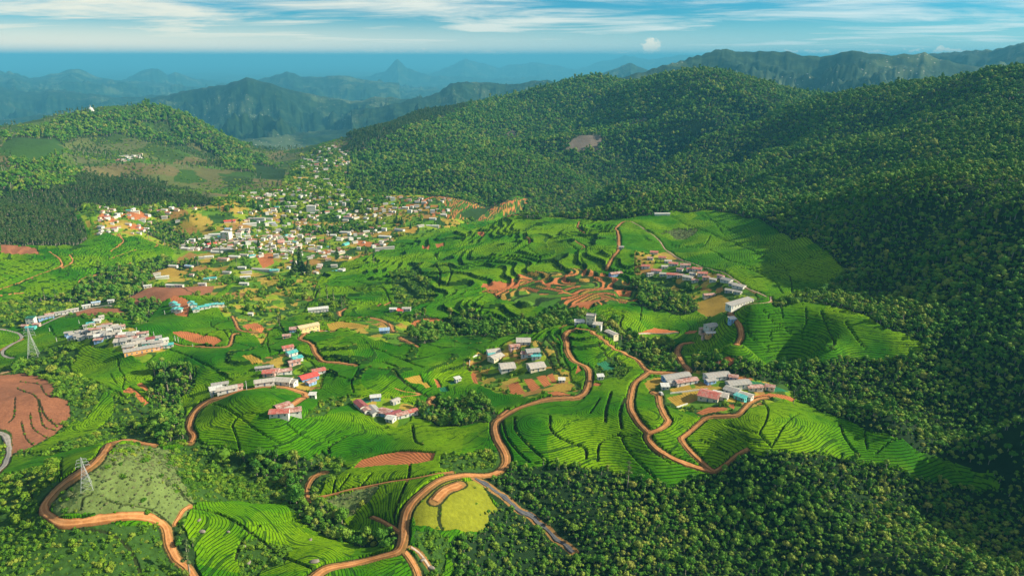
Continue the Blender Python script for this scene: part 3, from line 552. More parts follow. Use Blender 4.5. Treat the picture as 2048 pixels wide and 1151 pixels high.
#=== meshes of the land
def mesh_np(name,V,F,smoothf=True,mats=()):
    me=bpy.data.meshes.new(name); nv=len(V); nf=len(F)
    me.vertices.add(nv); me.vertices.foreach_set('co',np.ascontiguousarray(V,np.float32).ravel())
    me.loops.add(nf*F.shape[1]); me.loops.foreach_set('vertex_index',np.ascontiguousarray(F,np.int32).ravel())
    me.polygons.add(nf); me.polygons.foreach_set('loop_start',np.arange(0,nf*F.shape[1],F.shape[1],dtype=np.int32)); 
    me.polygons.foreach_set('use_smooth',np.full(nf,smoothf)); me.update(calc_edges=True)
    for mm in mats: me.materials.append(mm)
    return me
def link(name,me,parent=None):
    o=bpy.data.objects.new(name,me); S.collection.objects.link(o)
    if parent is not None: o.parent=parent
    return o
def tag(o,label=None,cat=None,group=None,kind=None):
    for k,v in (('label',label),('category',cat),('group',group),('kind',kind)):
        if v: o[k]=v
    return o
VV=np.stack([X2,Y2,ZG],-1).reshape(-1,3)
idx=np.arange(NR*NA).reshape(NR,NA)
FF=np.stack([idx[:-1,:-1],idx[:-1,1:],idx[1:,1:],idx[1:,:-1]],-1).reshape(-1,4)
clf=CL[:-1,:-1].ravel(); tea_f=(CL[:-1,:-1]==TEA)|(CL[:-1,1:]==TEA)|(CL[1:,1:]==TEA)|(CL[1:,:-1]==TEA)
tea_f&=(R2[:-1,:-1]<3000)
soil_f=np.isin(CL[:-1,:-1],(SOIL,OCHRE,BARE,NET,TERR))&~tea_f
tea_f=tea_f.ravel(); soil_f=soil_f.ravel()
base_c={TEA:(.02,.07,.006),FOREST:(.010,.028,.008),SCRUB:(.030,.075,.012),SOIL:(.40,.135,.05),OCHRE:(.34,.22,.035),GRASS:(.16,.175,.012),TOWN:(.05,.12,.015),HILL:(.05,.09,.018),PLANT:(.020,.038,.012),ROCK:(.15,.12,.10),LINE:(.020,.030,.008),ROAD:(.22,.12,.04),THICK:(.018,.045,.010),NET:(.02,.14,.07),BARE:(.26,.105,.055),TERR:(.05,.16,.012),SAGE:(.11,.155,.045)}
pal=np.zeros((17,3)); 
for k,v in base_c.items(): pal[k]=v
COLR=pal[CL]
# town: a patchwork of small plots
def cells(x,y,s,seed):
    ix=np.floor(x/s);iy=np.floor(y/s); best=np.full(x.shape,1e9); val=np.zeros(x.shape)
    for a in (-1,0,1):
        for b in (-1,0,1):
            cx_=ix+a;cy_=iy+b; px_=(cx_+_h(cx_,cy_,seed))*s; py_=(cy_+_h(cx_,cy_,seed+1))*s
            d=np.abs(x-px_)+np.abs(y-py_)*.8; v=_h(cx_,cy_,seed+2); u=d<best; best=np.where(u,d,best); val=np.where(u,v,val)
    return val
tm=(CL==TOWN); _sn=R2[tm]<760; cv_=np.where(_sn,cells(X2[tm]+fbm(X2[tm]/9,Y2[tm]/9,61,2)*3,Y2[tm],8.5,62),cells(X2[tm]+fbm(X2[tm]/20,Y2[tm]/20,61,2)*8,Y2[tm],22,60)); _ns=(cv_>.22)&(cv_<.44)&_sn&(vnoise(X2[tm]/14,Y2[tm]/14,64)>.42); cv_=np.where(_ns,.5,cv_)
opts=np.array([(.07,.17,.010),(.14,.24,.012),(.25,.19,.03),(.26,.15,.04),(.035,.085,.012),(.19,.26,.015),(.32,.23,.04),(.02,.055,.01),(.08,.17,.015)])
COLR[tm]=opts[(cv_*8.999).astype(int)]
hm=(CL==HILL)|(CL==PLANT)&False; cv_=cells(X2[hm]+fbm(X2[hm]/60,Y2[hm]/60,71,3)*50,Y2[hm]*1.0,85,70)
opts=np.array([(.04,.075,.014),(.075,.12,.020),(.030,.060,.014),(.10,.12,.035),(.045,.095,.014),(.10,.10,.035),(.035,.08,.012),(.09,.105,.04),(.13,.11,.045),(.06,.15,.012)])
COLR[hm]=opts[(np.clip(cv_**1.0*9.6,0,9.4)).astype(int)]
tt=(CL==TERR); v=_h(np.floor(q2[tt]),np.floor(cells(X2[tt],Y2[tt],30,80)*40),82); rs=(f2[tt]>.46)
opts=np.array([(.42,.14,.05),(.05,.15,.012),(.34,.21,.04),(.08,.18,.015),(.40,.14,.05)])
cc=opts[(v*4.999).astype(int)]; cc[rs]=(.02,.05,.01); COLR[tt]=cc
fm=(CL==FOREST)&(R2>1500); pt=sstep(.45,.6,vnoise(X2[fm]/90,Y2[fm]/90,91))[:,None]; COLR[fm]=COLR[fm]*(1-pt)+np.array((.03,.055,.012))*pt
COLR=COLR.reshape(-1,3)
VARY=np.zeros((NR*NA,4),np.float32); _hq=contour_rows(ZS,10.0)+fbm(X2/25,Y2/25,96,2)*.35; hedge=((_hq-np.floor(_hq))<.13)&(vnoise(X2/28,Y2/28,98)>.30)&(R2<760)
VARY[:,0]=(fbm(X2/40,Y2/40,95,3)*.45+.35+.35*cells(X2+fbm(X2/25,Y2/25,99,2)*14,Y2,38,99)).ravel(); VARY[:,1]=(riser*1.0+hedge*.8).ravel(); VARY[:,3]=1
dirf=np.floor(X2/60)*1.7+np.floor(Y2/60)*.9; BEDS=(X2*np.cos(.5)+Y2*np.sin(.5)+fbm(X2/25,Y2/25,97,2)*4)/1.7
BEDS=np.where(CL==BARE,.25+BEDS*0,BEDS)
FARM=sstep(3000,3600,R2).ravel()
def sub(name,sel,material,attrs):
    F=FF[sel]; u,inv=np.unique(F,return_inverse=True); me=mesh_np(name,VV[u],inv.reshape(-1,4),True,(material,))
    for nm,arr in attrs.items():
        if arr.ndim==1:
            a=me.attributes.new(nm,'FLOAT','POINT'); a.data.foreach_set('value',arr[u].astype(np.float32))
        else:
            a=me.attributes.new(nm,'FLOAT_COLOR','POINT'); c=np.ones((len(u),4),np.float32); c[:,:arr.shape[1]]=arr[u]; a.data.foreach_set('color',c.ravel())
    return link(name,me)
at={'rows':ROWS.ravel(),'vary':VARY,'cover':COLR,'beds':BEDS.ravel(),'far':FARM}
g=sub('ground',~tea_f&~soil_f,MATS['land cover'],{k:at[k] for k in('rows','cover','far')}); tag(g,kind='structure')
g=sub('vegetable_beds',soil_f,MATS['bare soil beds'],{k:at[k] for k in('cover','beds')}); tag(g,'terraced beds of red and ochre soil between the green tea fields','vegetable beds',kind='stuff')
g=sub('tea_bushes',tea_f,MATS['tea leaves'],{k:at[k] for k in('rows','vary')}); tag(g,'bright green tea bushes in rows over the rolling hills','tea bushes',kind='stuff')
def zat(x,y): return height(x,y,ZG)
#=== roads as raised ribbons of their own
ZR=ZT
for k,(wd,sf,p) in enumerate(ROADS):
    s=smooth(p,8); W3=[]
    for qx,qy in s:
        x,y,R=hit(qx,qy); W3.append((x,y))
    W3=np.array(W3)
    for _ in range(2): W3[1:-1]=(W3[:-2]+2*W3[1:-1]+W3[2:])/4
    # resample every 1.5 m
    dd=np.r_[0,np.cumsum(np.hypot(*np.diff(W3,axis=0).T))]; n=max(3,int(dd[-1]/1.5)); qd=np.linspace(0,dd[-1],n)
    C=np.stack([np.interp(qd,dd,W3[:,0]),np.interp(qd,dd,W3[:,1])],1)
    T=np.gradient(C,axis=0); T/=np.maximum(np.linalg.norm(T,axis=1,keepdims=True),1e-6); N=np.stack([-T[:,1],T[:,0]],1)
    wv=(.48 if wd>4.5 else .40)*wd*(.5+.06*np.sin(qd*.13+k)+.05*np.sin(qd*.41)); us=np.array([-1.12,-1,-.5,0,.5,1,1.12])
    rag=.55 if sf in('slate','rock') else .20
    sl=1+rag*(vnoise(qd/2.6,qd*0+k,131)*2-1); sr=1+rag*(vnoise(qd/2.6,qd*0+k,137)*2-1); sd=np.stack([sl,sl,1+0*sl,1+0*sl,1+0*sl,sr,sr],1)
    PX=C[:,None,:]+N[:,None,:]*(wv[:,None]*us*sd)[:,:,None]
    z=zat(PX[:,:,0],PX[:,:,1]); zc=height(C[:,0],C[:,1],ZT)
    kk=min(9,max(3,n//3*2-1)); ker=np.ones(kk)/kk; zc=np.convolve(np.pad(zc,kk//2,mode='edge'),ker,'valid')[:n]
    zz=np.maximum(zc[:,None]*.6+height(PX[:,:,0],PX[:,:,1],ZT)*.4,height(PX[:,:,0],PX[:,:,1],ZT)*1.0)+.22
    zz[:,0]-=1.2; zz[:,-1]-=1.2
    V=np.concatenate([PX,zz[:,:,None]],2).reshape(-1,3); ii=np.arange(n*7).reshape(n,7)
    F=np.stack([ii[:-1,:-1],ii[:-1,1:],ii[1:,1:],ii[1:,:-1]],-1).reshape(-1,4)
    nm={'dirt':'dirt_road','gravel':'gravel_road','asphalt':'paved_road','slate':'rock_channel','rock':'rock_track'}[sf]
    me=mesh_np(nm,V,F,True,(MATS['road '+sf],)); a=me.attributes.new('across','FLOAT','POINT'); a.data.foreach_set('value',np.tile(us,n).astype(np.float32))
    tag(link(nm,me),kind='structure')
#=== buildings
def bm_mat(name,c1,c2,sc=.8,rib=0,rough=.7,rust=None,metal=0):
    m,t=mat(name); tc_=t.n('ShaderNodeTexCoord').outputs['Object']; P=t.n('ShaderNodeNewGeometry').outputs['Position']
    n=t.noise(P,sc,5,.7); col=t.mix(t.ss(n,.3,.7),c1,c2)
    if rust:
        n2=t.noise(P,.45,5,.75); col=t.mix(t.m('MULTIPLY',t.ss(n2,.46,.6),.85),col,rust)
    nrm=None
    if rib:
        sx_=t.n('ShaderNodeSeparateXYZ',{0:tc_}); wv_=t.m('SINE',t.m('MULTIPLY',sx_.outputs[0],rib)); nrm=bump(t,wv_,.5,.05)
        col=t.mix(t.m('MULTIPLY',t.ss(t.m('SINE',t.m('MULTIPLY',sx_.outputs[0],2.9)),.86,.98),.35),col,tuple(c*.4 for c in c1))
    finish(t,col,rough,nrm,.3,Metallic=metal); return m
RF={'red':bm_mat('red roof',(.34,.07,.05),(.52,.15,.12),rib=18,rust=(.40,.24,.20)),'bright':bm_mat('bright red roof',(.62,.06,.05),(.72,.12,.10),rib=18),'rust':bm_mat('rusty roof',(.36,.16,.12),(.52,.40,.37),rib=18,rust=(.26,.08,.05)),
'grey':bm_mat('grey sheet roof',(.24,.24,.235),(.38,.37,.355),rib=18,rust=(.34,.30,.27)),'pale':bm_mat('pale roof',(.32,.30,.27),(.48,.45,.41),rib=18,rust=(.48,.42,.36)),'white':bm_mat('white roof',(.44,.44,.42),(.60,.60,.57),rib=12),
'teal':bm_mat('teal roof',(.02,.27,.27),(.07,.45,.43),rib=18,rust=(.25,.42,.42)),'blue':bm_mat('blue roof',(.12,.25,.45),(.35,.48,.62),rib=18,rust=(.5,.55,.6)),'maroon':bm_mat('maroon roof',(.20,.05,.06),(.30,.09,.09),rib=18),'tan':bm_mat('tan roof',(.50,.40,.22),(.62,.52,.32),rib=18),'green':bm_mat('dark green roof',(.02,.12,.08),(.04,.18,.11),rib=18)}
WL={'cream':bm_mat('cream wall',(.62,.52,.36),(.74,.66,.50)),'white':bm_mat('white wall',(.50,.49,.46),(.64,.63,.60)),'orange':bm_mat('orange wall',(.62,.30,.10),(.72,.42,.18)),'pink':bm_mat('pink wall',(.55,.32,.28),(.66,.46,.42)),'teal':bm_mat('turquoise wall',(.08,.42,.40),(.15,.55,.52)),'yellow':bm_mat('yellow wall',(.74,.56,.22),(.82,.66,.34)),'blue':bm_mat('blue wall',(.15,.28,.55),(.25,.40,.66)),'grey':bm_mat('concrete wall',(.38,.36,.33),(.52,.50,.46))}
GL=bm_mat('window glass',(.03,.04,.05),(.06,.08,.09),rough=.15); DR=bm_mat('painted door',(.10,.14,.22),(.16,.20,.30)); FR=bm_mat('window frame',(.6,.58,.54),(.7,.68,.64)); CONC=bm_mat('concrete',(.34,.32,.29),(.46,.44,.40))
def box(bm,x0,x1,y0,y1,z0,z1):
    v=[bm.verts.new(c) for c in ((x0,y0,z0),(x1,y0,z0),(x1,y1,z0),(x0,y1,z0),(x0,y0,z1),(x1,y0,z1),(x1,y1,z1),(x0,y1,z1))]
    for f in ((0,3,2,1),(4,5,6,7),(0,1,5,4),(1,2,6,5),(2,3,7,6),(3,0,4,7)): bm.faces.new([v[i] for i in f])
def prism(bm,prof,x0,x1):
    a=[bm.verts.new((x0,y,z)) for y,z in prof]; b=[bm.verts.new((x1,y,z)) for y,z in prof]; n=len(prof)
    bm.faces.new(a[::-1]); bm.faces.new(b)
    for i in range(n): bm.faces.new((a[i],a[(i+1)%n],b[(i+1)%n],b[i]))
def mk(name,fn,material,parent=None,bev=0):
    bm=bmesh.new(); fn(bm); bmesh.ops.recalc_face_normals(bm,faces=bm.faces)
    if bev: bmesh.ops.bevel(bm,geom=bm.edges[:],offset=bev,segments=1,affect='EDGES')
    me=bpy.data.meshes.new(name); bm.to_mesh(me); bm.free(); me.materials.append(material); return link(name,me,parent)
def house_parts(r,L,W,H,roof,wall,kind,detail,rg):
    L*=.80; W*=.80; h=L/2;w=W/2; rise=W*.16 if kind!='flat' else 0
    if kind=='shed':
        mk('wall',lambda b:prism(b,[(-w,-2.5),(w,-2.5),(w,H+W*.12),(-w,H)],-h,h),WL[wall],r)
        k=W*.12/W; mk('roof',lambda b:prism(b,[(-w-.6,H-.6*k+.01),(w+.5,H+W*.12+.5*k+.01),(w+.5,H+W*.12+.5*k+.13),(-w-.6,H-.6*k+.13)],-h-.45,h+.45),RF[roof],r)
    elif kind=='flat':
        mk('wall',lambda b:box(b,-h,h,-w,w,-2.5,H),WL[wall],r)
        def ro(b): box(b,-h-.25,h+.25,-w-.25,w+.25,H+.003,H+.2); box(b,-h,h,-w,-w+.2,H+.203,H+.7); box(b,-h,h,w-.2,w,H+.203,H+.7); box(b,-h,-h+.2,-w+.203,w-.203,H+.203,H+.7); box(b,h-.2,h,-w+.203,w-.203,H+.203,H+.7)
        mk('roof',ro,RF[roof],r)
    else:
        mk('wall',lambda b:prism(b,[(-w,-2.5),(w,-2.5),(w,H),(0,H+rise),(-w,H)],-h,h),WL[wall],r)
        k=rise/w; o=.6
        mk('roof',lambda b:prism(b,[(-w-o,H-o*k+.01),(0,H+rise+.01),(w+o,H-o*k+.01),(w+o,H-o*k+.14),(0,H+rise+.17),(-w-o,H-o*k+.14)],-h-.5,h+.5),RF[roof],r)
    if detail<1: return
    n=max(2,int(L/3.2)); xs=[-h+(i+.5)*L/n for i in range(n)]; di=n//2 if n>2 else 0; fl=2 if H>4.6 else 1
    for f in range(fl):
        z0=f*3.0
        for i,x in enumerate(xs):
            if f==0 and (i==di or (L>13 and i in(0,n-1))):
                d=mk('door',lambda b:box(b,x-.5,x+.5,-w-.05,-w-.004,z0-.1,z0+2.0),DR,r)
            else:
                f_=mk('window',lambda b:box(b,x-.62,x+.62,-w-.06,-w-.004,z0+.85,z0+1.95),FR,r); mk('pane',lambda b:box(b,x-.5,x+.5,-w-.08,-w-.064,z0+.95,z0+1.85),GL,f_)
    for sx_ in (-1,1):
        mk('window',lambda b:box(b,*( (h+.004,h+.06) if sx_>0 else (-h-.06,-h-.004)),-.5,.5,.9,1.9),GL,r)
    if L>12 and detail>1: mk('water_tank',lambda b:bmesh.ops.create_cone(b,cap_ends=True,radius1=.6,radius2=.5,depth=1.2,segments=12,matrix=Matrix.Translation((h-1.4,w+.9,.7))),GL,r)
HOUSES=[]
def hz(px,py,L,W,yaw,roof,wall='white',kind='gable',H=2.7,cl='',extra='',label=None): HOUSES.append(dict(px=px,py=py,L=L,W=W,yaw=yaw,roof=roof,wall=wall,kind=kind,H=H,cl=cl,extra=extra,label=label))
RN={'red':'faded red','bright':'bright red','rust':'rust patched','grey':'grey sheet','pale':'pale sheet','white':'white','teal':'teal','blue':'blue','maroon':'maroon','tan':'tan','green':'dark green'}
c='the row below the upper gravel road'
for a in [(1308,507,11,8,-8,'red','white'),(1324,516,10,7,-12,'red','cream'),(1336,524,9,7,-10,'pale','white'),(1346,531,12,8,-12,'red','white'),(1291,536,11,8,-8,'red','white'),(1312,544,13,8,-10,'red','white'),(1371,534,13,8,-5,'rust','white'),(1393,542,12,8,-14,'red','white'),(1405,553,12,8,-8,'red','white'),(1345,552,15,8,-8,'red','white'),(1373,560,13,9,-24,'pale','cream'),(1412,561,8,6,-5,'rust','pink'),(1448,572,13,9,-30,'grey','white'),(1473,583,14,9,-28,'pale','white'),(1456,589,9,6,-20,'grey','grey'),(1473,592,8,6,-24,'grey','grey'),(1420,594,13,6,6,'rust','grey'),(1300,519,8,6,-10,'rust','white'),(1330,536,8,6,0,'pale','white'),(1358,541,8,5,-20,'rust','white'),(1302,549,8,5,10,'grey','white'),(1326,549,9,6,-8,'pale','white'),(1360,554,8,6,-10,'rust','cream'),(1384,552,8,5,-20,'pale','white'),(1390,564,8,6,-8,'rust','white'),(1424,569,8,6,-20,'pale','white'),(1438,563,8,5,-30,'rust','pink'),(1462,578,7,5,-20,'pale','white'),(1380,541,7,5,0,'red','white')]: hz(*a,cl=c)
hz(1235,549,17,8,14,'rust','blue',cl=c,label='long rust roofed house with bright blue walls left of the dark trees')
hz(1486,617,34,7,22,'grey','white','shed',cl=c,label='very long low grey shed at the road bend above the right tea field')
c='the farm on the lower right hill'
for a in [(1358,768,23,8,12,'grey','blue'),(1376,779,19,6,12,'rust','white'),(1350,779,11,5,10,'grey','white'),(1440,768,20,9,10,'grey','white'),(1424,777,8,5,14,'grey','blue'),(1466,767,7,5,-8,'rust','pink'),(1482,784,18,9,8,'grey','white'),(1458,797,11,8,-25,'grey','white'),(1487,803,10,6,-25,'pale','white'),(1512,786,12,5,4,'rust','white'),(1538,785,7,5,-15,'rust','cream'),(1441,808,8,8,-18,'pale','white'),(1431,802,6,5,-18,'white','white'),(1331,786,6,5,0,'white','white','shed',2.3)]: hz(*a,cl=c)
hz(1476,806,9,4,-30,'teal','teal','shed',cl=c,label='narrow teal roofed lean-to at the front of the farm')
hz(1413,810,15,13,-18,'red','cream','gable',3.2,c,label='large barn with a faded red roof and cream front above a brown plot')
c='the central hamlet of pale roofs'
for a in [(1047,692,13,11,0,'pale','white'),(1031,699,9,6,12,'rust','pink'),(990,708,12,8,12,'pale','white'),(1000,718,13,9,28,'pale','cream'),(985,713,7,4,10,'teal','teal'),(1068,712,12,9,8,'grey','teal'),(1052,716,10,7,-10,'rust','white'),(1073,720,8,4,4,'teal','white'),(1018,742,13,13,8,'pale','white'),(1078,742,14,12,12,'pale','cream'),(1124,765,5,4,0,'white','white','shed',2.2),(918,764,5,4,20,'white','white','shed',2.2),(1202,767,5,4,5,'white','white','shed',2.4),(1004,738,4,6,0,'grey','blue','shed',2.4),(1060,741,4,6,0,'grey','grey','shed',2.4)]: hz(*a,cl=c)
hz(1180,655,9,8,-8,'grey','cream','flat',7.0,c,label='unfinished two storey concrete house on the crest above the dirt roads')
hz(1193,660,8,6,-12,'pale','white','shed',3,c,label='low white wing at the right foot of the two storey concrete house')
hz(1159,655,9,5,0,'white','white','shed',2.6,c,label='small white shed just left of the two storey concrete house')
hz(1217,674,13,6,-35,'pale','cream','gable',2.8,c,label='cream house on the slope below right of the two storey concrete house')
c='the group by the hillside stream at right'
for a in [(1428,669,11,9,14,'pale','white'),(1410,674,9,5,8,'rust','pink'),(1424,681,12,4,6,'white','orange'),(1413,684,8,4,4,'rust','pink')]: hz(*a,cl=c)
hz(1467,652,6,5,10,'white','blue','shed',3.2,c,label='tiny white and blue hut beside the upper dirt road bend')
c='the village in the left centre'
for a in [(579,711,10,6,20,'red','pink'),(589,719,9,7,28,'teal','white'),(599,727,9,7,28,'teal','white'),(591,733,10,5,20,'rust','pink'),(537,753,10,8,6,'red','pink'),(547,749,7,7,0,'rust','white'),(568,747,14,6,16,'rust','white'),(529,767,15,7,12,'pale','white'),(560,765,15,8,-4,'pale','white'),(576,767,9,7,-10,'grey','white'),(529,742,15,4,10,'grey','grey'),(640,749,11,7,18,'red','white'),(627,768,8,5,35,'rust','blue'),(441,777,13,5,14,'grey','white'),(434,788,9,8,18,'white','white'),(455,783,15,6,16,'pale','white'),(474,776,9,5,16,'rust','pink')]: hz(*a,cl=c)
hz(623,760,15,9,24,'bright','blue','gable',3,c,label='house with a glossy bright red roof right of the left centre village')
hz(624,796,5,4,0,'white','white','shed',2.3,c,label='tiny white hut alone below the bright red roofed house')
hz(621,664,22,9,22,'tan','yellow','gable',6.2,c,label='long cream and yellow hall with a tan roof at the track head')
hz(600,664,11,7,26,'red','white','gable',3,c,label='faded red roofed house at the left end of the cream hall')
hz(587,670,7,6,10,'rust','blue','shed',3,c,label='small rust roofed hut with blue walls below the left end of the cream hall')
hz(574,681,8,4,10,'rust','pink','shed',2,c,label='low rusty shed on the slope lowest left of the cream hall')
hz(637,621,24,9,12,'white','white','gable',3.6,c,label='long white bungalow among dark trees above the cream hall')
hz(799,630,8,8,0,'bright','white','gable',3,c,label='small house with a bright red roof between two white wings')
hz(786,630,8,6,0,'white','white','gable',2.6,c,label='white wing left of the small bright red roofed house')
hz(813,630,10,6,0,'pale','white','gable',2.6,c,label='pale wing right of the small bright red roofed house')
hz(769,667,10,6,6,'blue','blue','shed',2.6,c,label='light blue roofed shed inside the curve of the track')
hz(500,628,5,4,0,'white','white','gable',2.6,c,label='lone tiny white house on a patch of red soil')
c='the group inside the round tea field'
for a in [(571,826,10,6,26,'rust','pink'),(558,843,13,7,4,'red','white'),(588,838,11,7,12,'rust','white'),(580,828,6,5,20,'pale','white')]: hz(*a,cl=c)
c='the roof line below the dark tea knoll'
for a in [(713,820,13,6,-34,'maroon','white'),(724,826,9,5,-36,'rust','white'),(737,829,13,7,-36,'grey','white'),(764,835,10,8,-14,'rust','blue'),(777,843,6,6,-14,'white','white'),(791,838,12,6,22,'maroon','white'),(807,838,9,5,20,'rust','white'),(821,835,14,5,22,'red','white'),(752,808,8,5,8,'white','blue'),(795,815,7,4,30,'pale','grey')]: hz(*a,cl=c)
c='the teal roofed school'
for a in [(355,610,6,8,60,'teal','white'),(361,615,6,8,60,'teal','white'),(358,622,7,7,60,'teal','white'),(366,622,7,7,60,'teal','white'),(375,613,6,7,-40,'teal','white'),(380,618,6,7,-40,'teal','white'),(384,622,6,7,-40,'teal','white'),(409,617,13,6,18,'teal','white'),(424,614,14,6,16,'teal','white'),(438,611,11,6,12,'teal','cream')]: hz(*a,cl=c)
c='the crowded estate on the left hill'
for a in [(199,646,12,6,16),(187,652,14,6,16,'teal'),(178,655,12,5,16),(205,659,10,6,14),(226,663,12,6,14,'pale'),(214,652,10,5,14,'rust'),(168,664,16,6,16),(158,672,18,6,16),(147,679,12,6,14,'blue'),(178,667,14,6,14),(188,676,12,6,10,'pale'),(207,681,18,8,14,'white'),(197,688,8,5,10,'rust','blue'),(214,672,12,6,14),(240,691,13,10,8,'pale'),(240,664,12,6,14),(228,676,13,6,14,'pale'),(254,675,16,6,14,'white'),(243,680,10,6,10,'rust','pink'),(267,676,12,6,14),(280,684,16,6,14),(262,684,12,6,14,'pale'),(272,694,18,8,16,'pale'),(306,683,18,7,16,'maroon','teal'),(297,690,12,5,14,'grey','teal'),(321,690,18,6,16),(337,696,9,6,14,'teal','white'),(257,700,10,6,14,'grey','pink'),(316,700,20,7,18,'grey','pink'),(137,669,8,5,14,'grey','blue'),(150,668,12,5,16,'pale'),(192,664,10,5,14,'rust'),(286,672,10,5,14,'rust'),(140,660,9,5,20,'rust','orange') if False else (166,679,10,5,14,'grey')]:
    a=tuple(a)+((('grey',) if len(a)<6 else ())); hz(*a,cl=c)
hz(280,709,26,8,20,'grey','orange','gable',3.4,c,label='long grey roofed building with orange walls at the lower end of the crowded left estate')
c='the hamlet by the left paved road'
for a in [(60,650,9,8,6,'green','white','flat',5.6),(60,662,10,6,6,'teal','teal'),(94,642,16,6,22,'grey','blue'),(101,637,9,6,22,'rust','white'),(124,633,13,5,20,'grey','white'),(147,626,12,5,20,'pale','white'),(173,614,9,5,20,'white','white'),(192,606,10,6,20,'blue','white'),(221,603,7,5,10,'white','white'),(72,655,7,5,6,'rust','pink'),(47,657,6,5,0,'rust','orange')]: hz(*a,cl=c)
c='the left middle valley farmsteads'
for a in [(325,559,18,6,14,'white'),(315,552,10,5,20,'pale'),(295,573,10,5,14,'white'),(340,573,14,5,-4,'white'),(357,575,12,4,-6,'pale'),(412,558,9,6,0,'teal'),(424,557,12,6,8,'teal','white'),(491,559,14,6,10,'white'),(487,572,12,5,-2,'white'),(452,548,12,6,-4,'grey'),(493,545,16,6,14,'grey'),(404,573,10,5,4,'pale'),(375,535,14,6,-12,'blue','grey'),(345,536,14,5,-4,'white'),(483,538,12,5,0,'white'),(260,573,8,5,0,'pale'),(548,541,14,9,6,'teal','white'),(520,539,30,6,-6,'pale'),(382,552,6,5,0,'rust')]: hz(*(tuple(a)+(('white',) if len(a)<7 else ())),cl=c)
c='the built up lower town'
for a in [(425,487,17,8,24,'bright','white'),(449,478,18,12,-8,'white','white','flat',10.5),(449,500,42,8,2,'pale','white'),(432,506,20,6,-4,'white','white'),(400,520,16,7,10,'pale','white'),(418,518,14,7,10,'white','cream'),(444,521,17,8,-6,'rust','cream'),(467,517,18,7,-4,'white','cream'),(487,515,14,5,-6,'pale','grey'),(455,463,12,8,0,'blue','white'),(430,470,24,8,6,'white','white'),(460,448,22,8,12,'bright','pink'),(500,452,26,8,14,'white','white'),(510,441,40,7,4,'grey','white'),(622,422,20,11,4,'white','white','flat',9),(543,449,14,8,6,'white','blue'),(695,434,20,7,-6,'rust','white'),(797,466,20,8,-16,'grey','white'),(768,475,24,7,-10,'white','white'),(865,456,26,5,-2,'white','white'),(843,458,14,7,20,'pale','white'),(885,432,16,8,-4,'white','grey'),(865,442,14,6,-4,'white','white'),(690,467,20,6,-4,'white','white'),(666,473,11,7,0,'white','white'),(564,486,15,10,26,'rust','pink'),(695,489,14,7,40,'teal','teal'),(683,507,15,8,24,'pale','cream'),(770,498,34,6,12,'grey','grey'),(1243,497,7,5,0,'grey','grey'),(1325,430,26,5,0,'white','white')]: hz(*a,cl=c)
_new=[]
for i,h in enumerate(HOUSES):
    if h['cl']=='the crowded estate on the left hill' and h['L']>=12 and h['wall']!='orange' :
        k=dict(h); L=h['L']; o=L*1.35; h['L']=L*.55; k['L']=L*.42; h['px']-=o*.30; k['px']+=o*.38; k['py']-=2+i%3; h['py']+=1-i%2; k['yaw']=h['yaw']+(i%5-2)*4; k['roof']=['grey','rust','pale','grey','pale','white'][i%6]; _new.append(k)
HOUSES+=_new
ORD=['first','second','third','fourth','fifth','sixth','seventh','eighth','ninth','tenth','eleventh','twelfth','thirteenth','fourteenth','fifteenth','sixteenth','seventeenth']+['%s'%q for q in ('eighteenth','nineteenth','twentieth','twenty first','twenty second','twenty third','twenty fourth','twenty fifth','twenty sixth','twenty seventh','twenty eighth','twenty ninth','thirtieth','thirty first','thirty second')]
groups={}
for h in HOUSES:
    if not h['label']: groups.setdefault((h['cl'],h['roof']),[]).append(h)
for (cl_,rf),hs in groups.items():
    hs.sort(key=lambda h:h['px'])
    for i,h in enumerate(hs):
        pos='only' if len(hs)==1 else ORD[i]; 
        h['label']=('only %s roofed house in %s'%(RN[rf],cl_)) if pos=='only' else ('%s %s roofed house from left in %s'%(pos,RN[rf],cl_))
rg=np.random.default_rng(5); HXY=[]
for h in HOUSES:
    x,y,R=hit(h['px'],h['py']); ya=math.radians(h['yaw']*1.6)
    cx_=x-math.sin(ya)*h['W']/2; cy_=y+math.cos(ya)*h['W']/2
    z=max(float(zat(cx_,cy_)),float(zat(x,y)))-.1
    r=bpy.data.objects.new('house',None); S.collection.objects.link(r); r.location=(cx_,cy_,z); r.rotation_euler=(0,0,ya)
    tag(r,h['label'],'building' if h['H']>4.6 else 'house','houses of '+h['cl'])
    house_parts(r,h['L'],h['W'],h['H'],h['roof'],h['wall'],h['kind'],2 if R<560 else (1 if R<900 else 0),rg); HXY.append((cx_,cy_,h['L']))
ALLH=[(q[0],q[1],q[2]*.45+2.2) for q in HXY]
